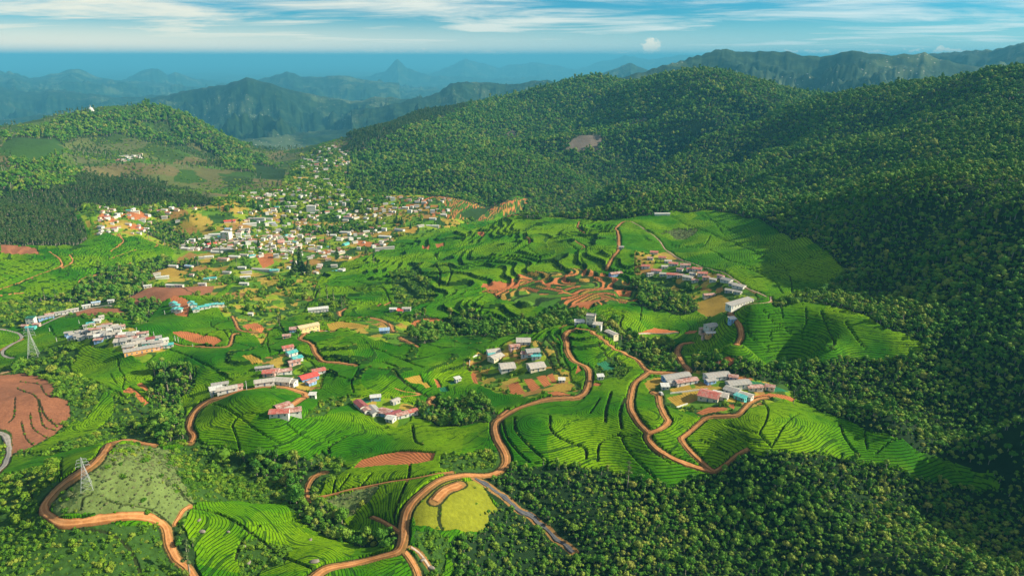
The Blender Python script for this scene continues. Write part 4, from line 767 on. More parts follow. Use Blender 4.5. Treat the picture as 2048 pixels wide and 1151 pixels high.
# the dense town: small houses of a few kinds, copied
TY=[]
TOWNK=[('pale','white',11,7,'gable'),('white','white',10,8,'flat'),('rust','cream',12,7,'gable'),('grey','white',13,7,'shed'),('white','cream',14,7,'gable'),('red','white',11,7,'gable'),('teal','white',11,6,'gable'),('pale','pink',9,7,'shed')]
random.seed(3); cnt=0; HP_=np.array([(a,b) for a,b,_ in HXY]); placed=list(HP_)
SPOTS=[(360,600,470,500,46),(480,640,420,520,34),(600,790,400,500,46),(780,900,395,430,12),(520,640,375,420,16),(590,700,355,400,14),(595,640,310,345,10),(640,700,290,345,18),(300,400,405,440,6),(195,300,410,470,24),(480,560,380,400,8),(560,700,500,545,14),(230,290,290,312,8)]
town=[]
for x0,x1,y0,y1,n in SPOTS:
    for k in range(int(n*2.1)):
        for tr_ in range(30):
            bx_=random.uniform(x0,x1); by_=random.uniform(y0,y1); x,y,R=hit(bx_,by_)
            if min((x-a)**2+(y-b)**2 for a,b in placed)>(9 if R<1500 else 13)**2: break
        else: continue
        placed.append((x,y)); kd=random.choices(range(8),[5,3,4,3,4,2.2,.8,2])[0]
        s=random.uniform(.5,1.0)*(1.25 if R>1600 else 1); town.append((s/R,x,y,float(zat(x,y)),kd,s,random.choice([10,20,-10,0,35,90,-30])+random.uniform(-8,8)))
town.sort(reverse=True); ALLH+=[(q[1],q[2],5.5*q[5]+1) for q in town]; KR={}; NT_=300-len(HOUSES); FARH=[]
PLC=['nearer edge','middle','far end']
for i_,(q_,x,y,z,kd,s,yw) in enumerate(town):
    if kd not in KR:
        r=bpy.data.objects.new('house',None); house_parts(r,TOWNK[kd][2],TOWNK[kd][3],3.0 if TOWNK[kd][4]!='flat' else 5.0,TOWNK[kd][0],TOWNK[kd][1],TOWNK[kd][4],0,rg); KR[kd]=r; S.collection.objects.link(r)
    elif i_<NT_:
        r=KR[kd].copy(); S.collection.objects.link(r)
        for ch in KR[kd].children: c_=ch.copy(); S.collection.objects.link(c_); c_.parent=r
    else: FARH.append((x,y,z,kd,s,math.radians(yw))); continue
    r.location=(x,y,z); r.scale=(s,s,min(s,1.2)); r.rotation_euler=(0,0,math.radians(yw))
    px_,py_=project(x,y,z); pl='left part' if px_<480 else ('middle' if px_<660 else 'right part')
    tag(r,'small %s roofed house in the %s of the dense valley town'%(RN[TOWNK[kd][0]],pl),'house','small %s roofed houses in the %s of the town'%(RN[TOWNK[kd][0]],pl))
V_=[];F_=[];M_=[];o_=0; mats_=[]
for x,y,z,kd,s,yw in FARH:
    for ch in KR[kd].children:
        me=ch.data
        if me.materials[0] not in mats_: mats_.append(me.materials[0])
        R_=Matrix.Translation((x,y,z))@Matrix.Rotation(yw,4,'Z')@Matrix.Scale(s,4)
        vs=[R_@v.co for v in me.vertices]; V_+=vs
        for p in me.polygons: F_.append([v+o_ for v in p.vertices]); M_.append(mats_.index(me.materials[0]))
        o_+=len(vs)
me=bpy.data.meshes.new('far_houses'); me.from_pydata(V_,[],F_); [me.materials.append(q) for q in mats_]; me.polygons.foreach_set('material_index',M_)
tag(link('far_houses',me),'tiny pale roofed houses crowding the middle and far end of the valley town','houses',kind='stuff')
# white dome on the left summit
x,y,R=hit(181,217); z=float(zat(x,y)); r=bpy.data.objects.new('stupa',None); S.collection.objects.link(r); r.location=(x,y,z-1); tag(r,'white dome with a spire on the summit of the left far hill','stupa')
mk('base',lambda b:bmesh.ops.create_cone(b,cap_ends=True,radius1=9,radius2=8.5,depth=4,segments=24,matrix=Matrix.Translation((0,0,1.5))),RF['white'],r)
mk('dome',lambda b:bmesh.ops.create_uvsphere(b,u_segments=24,v_segments=12,radius=7.2,matrix=Matrix.Translation((0,0,4.5))),RF['white'],r)
mk('spire',lambda b:bmesh.ops.create_cone(b,cap_ends=True,radius1=1.6,radius2=.2,depth=8,segments=12,matrix=Matrix.Translation((0,0,15))),RF['white'],r)
#=== plants
def leaf_mat(name,c1,c2,c3,c4):
    m,t=mat(name); P=t.n('ShaderNodeNewGeometry').outputs['Position']; oi=t.n('ShaderNodeObjectInfo').outputs['Random']
    rp=t.n('ShaderNodeValToRGB',{0:oi}); e=rp.color_ramp.elements; e[0].color=c1+(1,); e[0].position=0; e[1].color=c4+(1,); e[1].position=1
    x=e.new(.4); x.color=c2+(1,); x=e.new(.8); x.color=c3+(1,)
    n=t.noise(P,.9,3,.6); n2=t.noise(P,.012,3,.5)
    col=t.mix(t.m('MULTIPLY',t.ss(n,.4,.75),.45),rp.outputs[0],c3)
    col=t.mix(t.m('MULTIPLY',t.ss(n2,.4,.62),.5),col,t.mix(.5,c1,c2))
    finish(t,col,.8,None,.15); return m
LF=leaf_mat('forest leaves',(.022,.110,.010),(.070,.190,.013),(.17,.26,.026),(.25,.25,.05))
LS=leaf_mat('shrub leaves',(.028,.100,.006),(.070,.165,.008),(.150,.240,.012),(.230,.250,.035))
LE=leaf_mat('gum tree leaves',(.028,.080,.020),(.045,.105,.022),(.080,.130,.032),(.12,.145,.050))
LG=leaf_mat('grey green leaves',(.060,.100,.035),(.10,.135,.045),(.16,.175,.075),(.20,.20,.095))
m,t=mat('bark'); P=t.n('ShaderNodeNewGeometry').outputs['Position']; finish(t,t.mix(t.noise(P,.8,3),(.16,.13,.10),(.34,.30,.24)),.9); BK=m
_ico=bmesh.new(); bmesh.ops.create_icosphere(_ico,subdivisions=2,radius=1); IV=np.array([v.co[:] for v in _ico.verts]); IF=np.array([[v.index for v in f.verts] for f in _ico.faces]); _ico.free()
_ico=bmesh.new(); bmesh.ops.create_icosphere(_ico,subdivisions=1,radius=1); JV=np.array([v.co[:] for v in _ico.verts]); JF=np.array([[v.index for v in f.verts] for f in _ico.faces]); _ico.free()
def lump(rg,c,r,low=False,rough=.28):
    V0,F0=(JV,JF) if low else (IV,IF)
    d=1+rough*(rg.random(len(V0))-.5)*2
    return V0*d[:,None]*np.array(r)+np.array(c),F0
def leaves(rg,c,r,n,s):                 # small leaf clumps standing off a lump
    d=rg.normal(size=(n,3)); d[:,2]=np.abs(d[:,2])*.9-.15; d/=np.linalg.norm(d,axis=1,keepdims=True)
    p=np.array(c)+d*np.array(r)*(rg.uniform(.9,1.22,(n,1)))
    a=rg.normal(size=(n,3)); a/=np.linalg.norm(a,axis=1,keepdims=True); b=np.cross(a,rg.normal(size=(n,3))); b/=np.linalg.norm(b,axis=1,keepdims=True)
    sz=s*rg.uniform(.6,1.3,(n,1)); V=np.stack([p-a*sz,p+b*sz*.8,p+a*sz],1).reshape(-1,3)
    return V,np.arange(3*n).reshape(n,3)
def tube(pts,rs,k=5):
    V=[];F=[]
    for i,(p,r) in enumerate(zip(pts,rs)):
        for j in range(k):
            a=2*math.pi*j/k; V.append((p[0]+r*math.cos(a),p[1]+r*math.sin(a),p[2]))
    for i in range(len(pts)-1):
        for j in range(k):
            a=i*k+j;b=i*k+(j+1)%k; F.append((a,b,b+k)); F.append((a,b+k,a+k))
    return np.array(V,float),np.array(F)
def join(parts):
    V=[];F=[];o=0
    for v,f in parts: V.append(v);F.append(f+o);o+=len(v)
    return np.concatenate(V),np.concatenate(F)
def tri_mesh(name,parts,mats,midx=None):
    V,F=join(parts); me=mesh_np(name,V,F,False,mats)
    if midx is not None: me.polygons.foreach_set('material_index',midx.astype(np.int32))
    return me
def broad(seed,R=1.0,H=1.5,n=7,leafn=26,ls=.17):  # round crowned forest tree: trunk, limbs, clustered crown (unit crown radius)
    rg=np.random.default_rng(seed); cr=[]
    tr=[tube([(0,0,-.6),(0.02,0,H*.35),(.05,.03,H*.75)],[.13,.09,.04])]
    for i in range(n):
        a=2*math.pi*i/n*1.0+rg.uniform(-.4,.4); q=0 if i==0 else rg.uniform(.35,.72); c=(q*R*math.cos(a),q*R*math.sin(a),H*(.80 if i==0 else rg.uniform(.5,.74)))
        r=R*(.52 if i==0 else rg.uniform(.30,.46)); cr.append(lump(rg,c,(r,r,r*.78),True)); cr.append(leaves(rg,c,(r,r,r*.78),leafn,ls))
        if i<5: tr.append(tube([(0.02,0,H*.3),(c[0]*.5,c[1]*.5,H*.45),(c[0]*.9,c[1]*.9,c[2])],[.05,.035,.015],4))
    return cr,tr
def gum(seed,H=8.0):                    # tall thin tree with a bare stem and a loose column of leaf clusters (unit crown radius)
    rg=np.random.default_rng(seed); cr=[];bx_,by_=rg.uniform(-.4,.4,2)
    pt=lambda u:(bx_*u*u,by_*u*u,H*u)
    tr=[tube([(0,0,-1.2)]+[pt(u) for u in (.25,.5,.75,.98)],[.17,.14,.10,.06,.02])]
    for i in range(13):
        u=rg.uniform(.34,1.0); p=pt(u); a=rg.uniform(0,6.28); w_=(1.05-u)*1.0+.25; q=rg.uniform(.1,.9)*w_; r=rg.uniform(.22,.42)*(.6+w_*.4)
        c=(p[0]+q*math.cos(a),p[1]+q*math.sin(a),p[2]+q*.4); cr.append(lump(rg,c,(r,r,r*1.2),True,.35)); cr.append(leaves(rg,c,(r*1.2,r*1.2,r*1.5),26,.15))
        tr.append(tube([pt(max(.1,u-.06)),(c[0],c[1],c[2])],[.05,.015],4))
    return cr,tr
def conifer(seed,H=5.0):
    rg=np.random.default_rng(seed); cr=[]; tr=[tube([(0,0,-1),(0,0,H*.5),(0,0,H*.97)],[.16,.10,.02])]
    for i in range(17):
        u=.14+.84*i/16; k=5 if u<.8 else 3
        for j in range(k):
            a=rg.uniform(0,6.28); q=(1.05-u)*rg.uniform(.35,.95); r=(1.1-u)*.36+.07; c=(q*math.cos(a),q*math.sin(a),H*u); cr.append(lump(rg,c,(r,r,r*.7),True,.4)); cr.append(leaves(rg,c,(r,r,r*.7),12,.13))
        tr.append(tube([(0,0,H*u),(c[0],c[1],c[2])],[.04,.012],4))
    return cr,tr
def shrub(seed,n=5):
    rg=np.random.default_rng(seed); cr=[]
    for i in range(n):
        a=rg.uniform(0,6.28); q=0 if i==0 else rg.uniform(.3,.75); r=rg.uniform(.35,.6); c=(q*math.cos(a),q*math.sin(a),rg.uniform(.15,.5))
        cr.append(lump(rg,c,(r,r,r*.85),True,.35)); cr.append(leaves(rg,c,(r,r,r),22,.2))
    return cr,[tube([(0,0,-.5),(0,0,.3)],[.08,.04],4)]
def one(name,fn,lm):
    cr,tr=fn; V1,F1=join(cr); V2,F2=join(tr); mi=np.r_[np.zeros(len(F1)),np.ones(len(F2))]
    return tri_mesh(name,[(V1,F1),(V2,F2)],(lm,BK),mi)
def proto_coll(name,meshes):
    c=bpy.data.collections.new(name)
    for i,me in enumerate(meshes): c.objects.link(bpy.data.objects.new('%s_%02d'%(name,i),me))
    return c
PC={'forest':proto_coll('forest_kinds',[one('forest_tree',broad(i,H=1.3+.10*i,n=4+i%5),LF) for i in range(12)]+[one('forest_tree',gum(90,H=2.6),LF)]),
'gum':proto_coll('gum_kinds',[one('plantation_tree',gum(20+i,H=4.6),LE) for i in range(4)]),
'shrub':proto_coll('shrub_kinds',[one('bush',shrub(40+i),LS) for i in range(5)]),
'sage':proto_coll('sage_kinds',[one('pale_bush',shrub(60+i),LG) for i in range(3)])}
def scatter(name,pts,kind,label,cat):   # pts: x,y,z,scale,zscale ; one object holding every plant of the kind
    P=np.array(pts); n=len(P); me=bpy.data.meshes.new(name); me.vertices.add(n); me.vertices.foreach_set('co',P[:,:3].astype(np.float32).ravel())
    nk=len(PC[kind].objects)
    a=me.attributes.new('sc','FLOAT_VECTOR','POINT'); a.data.foreach_set('vector',np.stack([P[:,3],P[:,3],P[:,4]],1).astype(np.float32).ravel())
    a=me.attributes.new('ro','FLOAT_VECTOR','POINT'); a.data.foreach_set('vector',np.stack([RNG.uniform(-.12,.12,n),RNG.uniform(-.12,.12,n),RNG.uniform(0,6.28,n)],1).astype(np.float32).ravel())
    a=me.attributes.new('kd','INT','POINT'); a.data.foreach_set('value',RNG.integers(0,nk,n).astype(np.int32))
    o=link(name,me); ng=bpy.data.node_groups.new(name,'GeometryNodeTree')
    ng.interface.new_socket('Geometry',in_out='INPUT',socket_type='NodeSocketGeometry'); ng.interface.new_socket('Geometry',in_out='OUTPUT',socket_type='NodeSocketGeometry')
    N=ng.nodes; gi=N.new('NodeGroupInput'); go=N.new('NodeGroupOutput'); ip=N.new('GeometryNodeInstanceOnPoints'); ci_=N.new('GeometryNodeCollectionInfo')
    ci_.inputs[0].default_value=PC[kind]; ci_.inputs[1].default_value=True; ci_.inputs[2].default_value=True
    def na(nm,ty): q=N.new('GeometryNodeInputNamedAttribute'); q.data_type=ty; q.inputs[0].default_value=nm; return q.outputs[0]
    L=ng.links; L.new(gi.outputs[0],ip.inputs['Points']); L.new(ci_.outputs[0],ip.inputs['Instance']); ip.inputs['Pick Instance'].default_value=True
    L.new(na('kd','INT'),ip.inputs['Instance Index']); L.new(na('ro','FLOAT_VECTOR'),ip.inputs['Rotation']); L.new(na('sc','FLOAT_VECTOR'),ip.inputs['Scale']); L.new(ip.outputs[0],go.inputs[0])
    md=o.modifiers.new('plants','NODES'); md.node_group=ng; tag(o,label,cat,kind='stuff'); print(name,n); return o
TMf=np.maximum.accumulate((ZG-CAMZ)/R2,axis=0)
_rn=softmask(COV==ROAD,5)
def sample(classes,R0,R1,s,jit=.42,extra=0):
    out=[]
    xs=np.arange(-R1*.72,R1*.72,s); ys=np.arange(R0*.7,R1,s); gx,gy=np.meshgrid(xs,ys)
    gx=gx+RNG.uniform(-jit,jit,gx.shape)*s; gy=gy+RNG.uniform(-jit,jit,gy.shape)*s
    gx=gx.ravel();gy=gy.ravel(); R=np.hypot(gx,gy); a=np.arctan2(gx,gy); k=(R>=R0)&(R<R1)&(np.abs(a)<.735); gx,gy,R,a=gx[k],gy[k],R[k],a[k]
    u=((a-AZ[0])/(AZ[1]-AZ[0])).astype(int); j=np.clip(np.searchsorted(RR,R)-1,0,NR-1)
    k=np.isin(CL[j,u],classes); j,u=j[k],u[k]; gx,gy,R=gx[k],gy[k],R[k]; z=zat(gx,gy)
    # leave out what hills hide completely
    vis=(z+12-CAMZ)/R>TMf[np.clip(j-1,0,NR-1),u]-.004
    gx,gy,z,R=gx[vis],gy[vis],z[vis],R[vis]
    px,py=project(gx,gy,z); k=(px>-120)&(px<2170)&(py<1230)
    k&=~((_rn[np.clip(py,0,CH-1).astype(int),np.clip(px+200,0,CW-1).astype(int)]>.03)&(RNG.random(len(px))<.9)&(R<900))
    gx,gy,z,R,px,py=gx[k],gy[k],z[k],R[k],px[k],py[k]; ok=np.ones(len(gx),bool)
    for hx,hy,hr in ALLH: ok&=(gx-hx)**2+(gy-hy+hr*.5)**2>(hr*1.15)**2
    return gx[ok],gy[ok],z[ok],R[ok],px[ok],py[ok]
# round crowned forest
FP=[]
for R0,R1,s in ((200,420,2.1),(420,600,2.6),(600,850,3.4),(850,1300,4.4),(1300,2000,5.9),(2000,3600,7.8)):
    x,y,z,R,px,py=sample((FOREST,),R0,R1,s); dn=fbm(x/45,y/45,201,3); sz=s*.5*np.minimum(RNG.lognormal(0.04,.40,len(x)),1.75 if s>5 else 2.1)*(1+dn*.3)
    keep=RNG.random(len(x))<.93+dn*.4; 
    FP.append(np.stack([x,y,z-.4,sz,sz*RNG.uniform(.85,1.35,len(x)),R,px,py],1)[keep])
for R0,R1,s in ((200,520,3.0),(520,1300,4.2)):
    x,y,z,R,px,py=sample((THICK,),R0,R1,s); sz=s*.52*RNG.lognormal(0.0,.35,len(x)); FP.append(np.stack([x,y,z-.4,sz,sz*RNG.uniform(.9,1.5,len(x)),R,px,py],1))
FP=np.concatenate(FP)
_in=(FP[:,6]>10)&(FP[:,6]<2038)&(FP[:,7]<1140); app=np.where(_in,FP[:,3]/FP[:,5],0); order=np.argsort(-app); NEARF=FP[order[:300]]; REST=FP[order[300:]]
scatter('forest',REST[:,:5],'forest','dense round crowned forest covering the slopes and gullies','forest')
# the nearest forest trees one by one
PR=[]
for i in range(6):
    cr,tr=broad(300+i,H=1.5+.12*i,n=8,leafn=60,ls=.13); PR.append((tri_mesh('crown',cr,(LF,)),tri_mesh('trunk',tr,(BK,))))
def plant_tree(name,pr,x,y,z,s,sz,label,group,cat='tree'):
    r=bpy.data.objects.new(name,None); S.collection.objects.link(r); r.empty_display_size=.5; r.location=(x,y,z); r.scale=(s,s,sz); r.rotation_euler=(0,0,random.uniform(0,6.28)); tag(r,label,cat,group)
    for nm,me in zip(('crown','trunk'),pr): link(nm,me,r)
    return r
for i,p in enumerate(NEARF):
    if p[6]<960: q='below the yellow grass hill and dirt road'
    elif p[7]<1000: q='along the lower edge of the tea hill'
    elif p[6]<1180: q='beside the dark rock channel'
    elif p[6]<1480: q='at the bottom, right of the rock channel'
    elif p[6]<1760: q='at the bottom, below the long tea tongue'
    else: q='in the bottom right corner'
    plant_tree('forest_tree',PR[i%6],p[0],p[1],p[2],p[3],p[4],'large round crowned wild tree '+q,'near forest trees '+q)
# plantations of tall thin trees
GP=[]
for R0,R1,s in ((900,1700,5.2),(1700,3500,9)):
    x,y,z,R,px,py=sample((PLANT,),R0,R1,s); sz=s*.46*RNG.uniform(.8,1.25,len(x)); GP.append(np.stack([x,y,z-.5,sz,sz*RNG.uniform(.6,.85,len(x))],1))
x,y,z,R,px,py=sample((HILL,),1200,3400,20); dn=fbm(x/130,y/130,211,3); k=dn>.0; sz=RNG.uniform(1.8,3.4,len(x)); GP.append(np.stack([x,y,z-.5,sz,sz*1.1],1)[k])
scatter('plantation_wood',np.concatenate(GP),'gum','dark plantation wood of tall thin trees on the hills at left','wood')
# shrubs
SPt=[]
for R0,R1,s in ((180,330,1.7),(330,520,2.3),(520,900,3.3),(900,1500,5)):
    x,y,z,R,px,py=sample((SCRUB,),R0,R1,s); dn=fbm(x/14,y/14,221,3); sz=s*.55*RNG.lognormal(0,.4,len(x)); k=RNG.random(len(x))<.72+dn; SPt.append(np.stack([x,y,z-.2,sz,sz*RNG.uniform(.7,1.3,len(x))],1)[k])
x,y,z,R,px,py=sample((SAGE,),180,420,3.2); dn=fbm(x/12,y/12,225,3); sz=1.25*RNG.lognormal(0,.35,len(x)); k=dn+RNG.random(len(x))*.5>.42; SPt.append(np.stack([x,y,z-.2,sz,sz],1)[k])
x,y,z,R,px,py=sample((GRASS,),180,420,4); k=RNG.random(len(x))<.12; SPt.append(np.stack([x,y,z-.2,x*0+.9,x*0+.8],1)[k])
x,y,z,R,px,py=sample((LINE,),180,700,1.5); k=RNG.random(len(x))<.30; sz=RNG.uniform(.4,.9,len(x)); SPt.append(np.stack([x,y,z,sz,sz],1)[k])
for R0,R1,s,pr in ((200,500,4.5,.45),(500,2600,8.0,.62)):
    x,y,z,R,px,py=sample((TOWN,),R0,R1,s); dn=fbm(x/45,y/45,231,3); k=RNG.random(len(x))<pr+dn*1.2; sz=RNG.lognormal(.75,.35,len(x))*np.where(R>1300,1.5,1)*np.where(R<700,.55,1); SPt.append(np.stack([x,y,z-.2,sz,sz*1.3],1)[k])
x,y,z,R,px,py=sample((HILL,),1200,3400,11); dn=fbm(x/90,y/90,241,3); k=RNG.random(len(x))<.35+dn; sz=RNG.uniform(1.6,4,len(x)); SPt.append(np.stack([x,y,z-.2,sz,sz*.9],1)[k])
scatter('scrub',np.concatenate(SPt),'shrub','green and olive scrub bushes on banks, gullies and field edges','scrub')
x,y,z,R,px,py=sample((SAGE,),180,1100,1.6); sz=.62*RNG.lognormal(0,.35,len(x)); k=RNG.random(len(x))<.8; scatter('pale_scrub',np.stack([x,y,z-.1,sz,sz*.8],1)[k],'sage','low grey green brush on the cleared hill round the pylon','brush')
# terrace edges of dark hedge bushes
jj,ii_=np.nonzero(riser&(CL==TEA)&(R2<1200)); k=RNG.random(len(jj))<.045; jj,ii_=jj[k],ii_[k]; sz=RNG.uniform(.7,1.5,len(jj))
scatter('hedge_growth',np.stack([X2[jj,ii_],Y2[jj,ii_],ZG[jj,ii_]-.2,sz,sz*.8],1),'shrub','dark weeds and hedge bushes along the terrace banks of the tea hills','hedge')
#=== single trees
GUMS=[]; CONS=[]; BRO=[]
for i in range(5):
    cr,tr=gum(400+i,8.0); GUMS.append((tri_mesh('crown',cr,(LE,)),tri_mesh('trunk',tr,(BK,))))
for i in range(3):
    cr,tr=conifer(420+i,5); CONS.append((tri_mesh('crown',cr,(LE,)),tri_mesh('trunk',tr,(BK,))))
for i in range(4):
    cr,tr=broad(440+i,H=1.9,n=9,leafn=60,ls=.12); BRO.append((tri_mesh('crown',cr,(LS if i%2 else LF,)),tri_mesh('trunk',tr,(BK,))))
def tree_at(kind,bx_,by_,hpx,label,group=None,i=[0]):
    i[0]+=1; x,y,R=hit(bx_,by_); z=float(zat(x,y)); h=.82*hpx*math.hypot(R,CAMZ-z)/FPX/math.cos(math.atan2(CAMZ-z,R))
    pr,uh,nm={'gum':(GUMS,8.4,'gum_tree'),'con':(CONS,5.1,'conifer'),'bro':(BRO,1.95,'broadleaf_tree'),'bush':(BRO,1.9,'bush')}[kind]
    s=h/uh*(1.0 if kind!='gum' else 1.15); plant_tree(nm,pr[i[0]%len(pr)],x,y,z-.2,s,h/uh,label,group,'bush' if kind=='bush' else 'tree')
T=tree_at
T('gum',378,1138,72,'pale trunked leafy tree beside the lower end of the orange dirt road')
T('gum',337,787,62,'tall pale gum tree above the wooded ravine near the red terraces')
T('gum',1255,975,64,'tall yellow green gum tree at the lower rim of the rounded tea hill')
T('gum',1586,812,38,'thin tree beside the green beds at the right end of the farm buildings')
T('con',603,548,66,'very tall dark conifer standing alone above the lower edge of the town')
T('con',590,550,48,'dark conifer just left of the tallest conifer below the town')
T('con',618,549,44,'dark conifer just right of the tallest conifer below the town')
T('bush',1774,661,9,'round bush with a long shadow on the far edge of the right tea field')
T('bush',1799,664,8,'small round bush at the tip of the right tea field, nearest the forest')
T('bush',1820,679,9,'round bush lower down near the pointed end of the right tea field')
T('bush',1663,700,12,'brownish bush among scrub at the foot of the right tea field')
T('bush',948,1093,14,'bright round bush below the yellow grass hill') if False else None
T('bro',957,927,12,'bright green round tree in the rough patch inside the road bend')
T('bro',632,665,16,'dark round tree in front of the cream hall') if False else T('bro',597,672,17,'dark round tree at the left corner of the cream hall')
for k,(bx_,by_,h,l) in enumerate([(655,600,38,'slender tree on the ridge above the white bungalow'),(668,604,30,'slender tree right of the tallest one on the ridge above the white bungalow'),(640,592,26,'short slender tree left of the ridge group above the white bungalow'),(684,616,34,'tall tree beside the start of the curving orange track'),(690,612,26,'leafy tree just right of the start of the curving orange track'),(560,660,26,'dark tall tree at the gully between two tea fields'),(555,640,22,'shorter dark tree above the gully between two tea fields'),
 (1122,535,20,'lone slim tree among the terraces above the red plots'),(1057,540,18,'lone slim tree on the left terraces above the red plots'),(1065,560,16,'small slim tree just above the left end of the red plots'),(928,740,24,'small tree on the tea knoll left of the ring of houses'),(910,695,14,'low tree on the slope above the tea knoll'),(1205,545,14,'slim tree beside the blue and red roofed house'),(1397,528,16,'dark tree by the upper gravel road above the row of red roofs'),(830,560,20,'lone tree by the footpath in the central gully'),
 (455,495,36,'tall dark tree at the left edge of the town'),(440,420,26,'tall dark tree above the red roofed hall in the town'),(345,498,40,'dark tall tree in the grove left of the town'),(330,492,34,'dark tree at the left side of the grove by the town'),(360,500,36,'dark tree at the right side of the grove by the town'),(372,488,30,'dark tree at the upper right of the grove by the town'),(298,480,26,'solitary dark tree left of the grove by the town'),(90,600,30,'tall pale stemmed tree in the valley wood at left'),(62,606,26,'slim tree at the left end of the valley wood'),
 (520,1075,0,''),(640,940,26,'tree at the lower edge of the round tea field'),(1010,935,10,'small tree beside the outer bend of the main dirt road')]):
    if l: T('gum' if k<19 else 'gum',bx_,by_,h,l)
random.seed(11)
for k in range(70):
    u=random.random(); bx_=random.uniform(430,860); by_=random.uniform(395,535)
    if bx_>760 and by_>480: continue
    T('gum' if random.random()<.75 else 'con',bx_,by_,random.uniform(14,27)*(by_-250)/220,'slender dark tree rising among the houses and plots of the town','tall trees among the houses of the town')
for k in range(46):
    bx_=random.uniform(600,730); by_=random.uniform(290,372)-(bx_-600)*.12
    if by_<292: by_+=20
    T('gum' if random.random()<.6 else 'bro',bx_,by_+8,random.uniform(9,14),'small dark tree at the far narrow end of the valley','small trees at the far end of the valley')
for k in range(30):
    bx_=random.uniform(690,780); by_=random.uniform(340,382)
    T('con',bx_,by_,random.uniform(16,26),'dark pointed tree at the foot of the forest beyond the town','pointed trees at the forest foot beyond the town')
#=== pylons and poles
m,t=mat('galvanised steel'); finish(t,(.42,.44,.45),.5,None,.4,Metallic=.2); ST=m
def strut(bm,a,b,w):
    a=Vector(a);b=Vector(b); d=(b-a); q=d.to_track_quat('Z','X').to_matrix().to_4x4(); bmesh.ops.create_cube(bm,size=1,matrix=Matrix.Translation((a+b)/2)@q@Matrix.Diagonal((w,w,d.length,1)))
def pylon(bx_,by_,hpx,yaw,label,k=1.0):
    x,y,R=hit(bx_,by_); z=float(zat(x,y)); H=.72*hpx*math.hypot(R,CAMZ-z)/FPX/math.cos(math.atan2(CAMZ-z,R))
    r=bpy.data.objects.new('pylon',None); S.collection.objects.link(r); r.location=(x,y,z-.3); r.rotation_euler=(0,0,yaw); tag(r,label,'pylon','lattice power pylons')
    b0=H*.15; b1=H*.030; wd=H*.0048*k
    def wid(u): return b0+(b1-b0)*min(1,u/.72) if u<.72 else b1*(1-(u-.72)/.28*.85)
    lv=[0,.16,.30,.42,.53,.63,.72,.80,.88,1.0]
    for sx_ in(-1,1):
        for sy_ in(-1,1):
            mk('leg',lambda b:[strut(b,(sx_*wid(u),sy_*wid(u),u*H),(sx_*wid(v),sy_*wid(v),v*H),wd*1.3) for u,v in zip(lv[:-1],lv[1:])],ST,r)
    def br(b):
        cs=[(-1,-1),(1,-1),(1,1),(-1,1)]
        for u,v in zip(lv[:-1],lv[1:]):
            for i in range(4):
                p,q=cs[i],cs[(i+1)%4]; a=lambda c,w_:(c[0]*wid(w_),c[1]*wid(w_),w_*H)
                strut(b,a(p,u),a(q,v),wd*.7); strut(b,a(q,u),a(p,v),wd*.7); strut(b,a(p,v),a(q,v),wd*.7)
    mk('bracing',br,ST,r)
    for u,l in ((.74,.17),(.84,.15),(.93,.12)):
        def arm(b):
            for s_ in(-1,1):
                tip=(s_*l*H,0,u*H)
                for sy_ in(-1,1): strut(b,(s_*wid(u),sy_*wid(u),u*H),tip,wd*.8)
                strut(b,(s_*wid(u),0,u*H+.045*H),tip,wd*.8); strut(b,(s_*l*H*.55,0,u*H),(s_*l*H*.55,0,u*H+.02*H),wd*.7)
        mk('cross_arm',arm,ST,r)
        for s_ in(-1,1): mk('insulator',lambda b:bmesh.ops.create_cone(b,cap_ends=True,radius1=wd*.9,radius2=wd*.7,depth=H*.05,segments=8,matrix=Matrix.Translation((s_*l*H,0,u*H-H*.028))),RF['white'],r)
pylon(172,966,74,.5,'tall steel lattice pylon on the cleared hill inside the road loop')
pylon(68,714,68,.4,'steel lattice pylon beside the paved road above the bare brown field',1.0)
def pole(bx_,by_,hpx,label,grp):
    x,y,R=hit(bx_,by_); z=float(zat(x,y)); H=.72*hpx*math.hypot(R,CAMZ-z)/FPX/math.cos(math.atan2(CAMZ-z,R))
    r=bpy.data.objects.new('utility_pole',None); S.collection.objects.link(r); r.location=(x,y,z); tag(r,label,'pole',grp)
    mk('post',lambda b:bmesh.ops.create_cone(b,cap_ends=True,radius1=.26,radius2=.18,depth=H+1,segments=8,matrix=Matrix.Translation((0,0,H/2-.5))),RF['white'],r)
    mk('cross_arm',lambda b:box(b,-.8,.8,-.3,-.22,H-.7,H-.5),CONC,r)
for a in [(243,655,11,'utility pole just above the top right of the crowded left estate'),(274,664,11,'utility pole behind the middle of the crowded left estate'),(308,671,10,'utility pole on the grassy strip right of the crowded left estate'),(351,684,13,'left pole of a close pair at the right end of the crowded left estate'),(357,686,13,'right pole of a close pair at the right end of the crowded left estate'),(159,649,9,'utility pole in the tea above the crowded left estate'),(113,680,10,'utility pole at the small dark bank left of the crowded left estate'),(493,776,24,'white utility pole beside the white houses on the curving dirt road'),(100,664,8,'utility pole by the dark bank below the paved road'),(386,696,8,'utility pole by the thin footpath right of the crowded left estate'),(330,630,10,'utility pole on the tea slope below the teal roofed school'),(452,612,8,'utility pole at the right end of the teal roofed school')]: pole(*a,'white utility poles round the left villages')
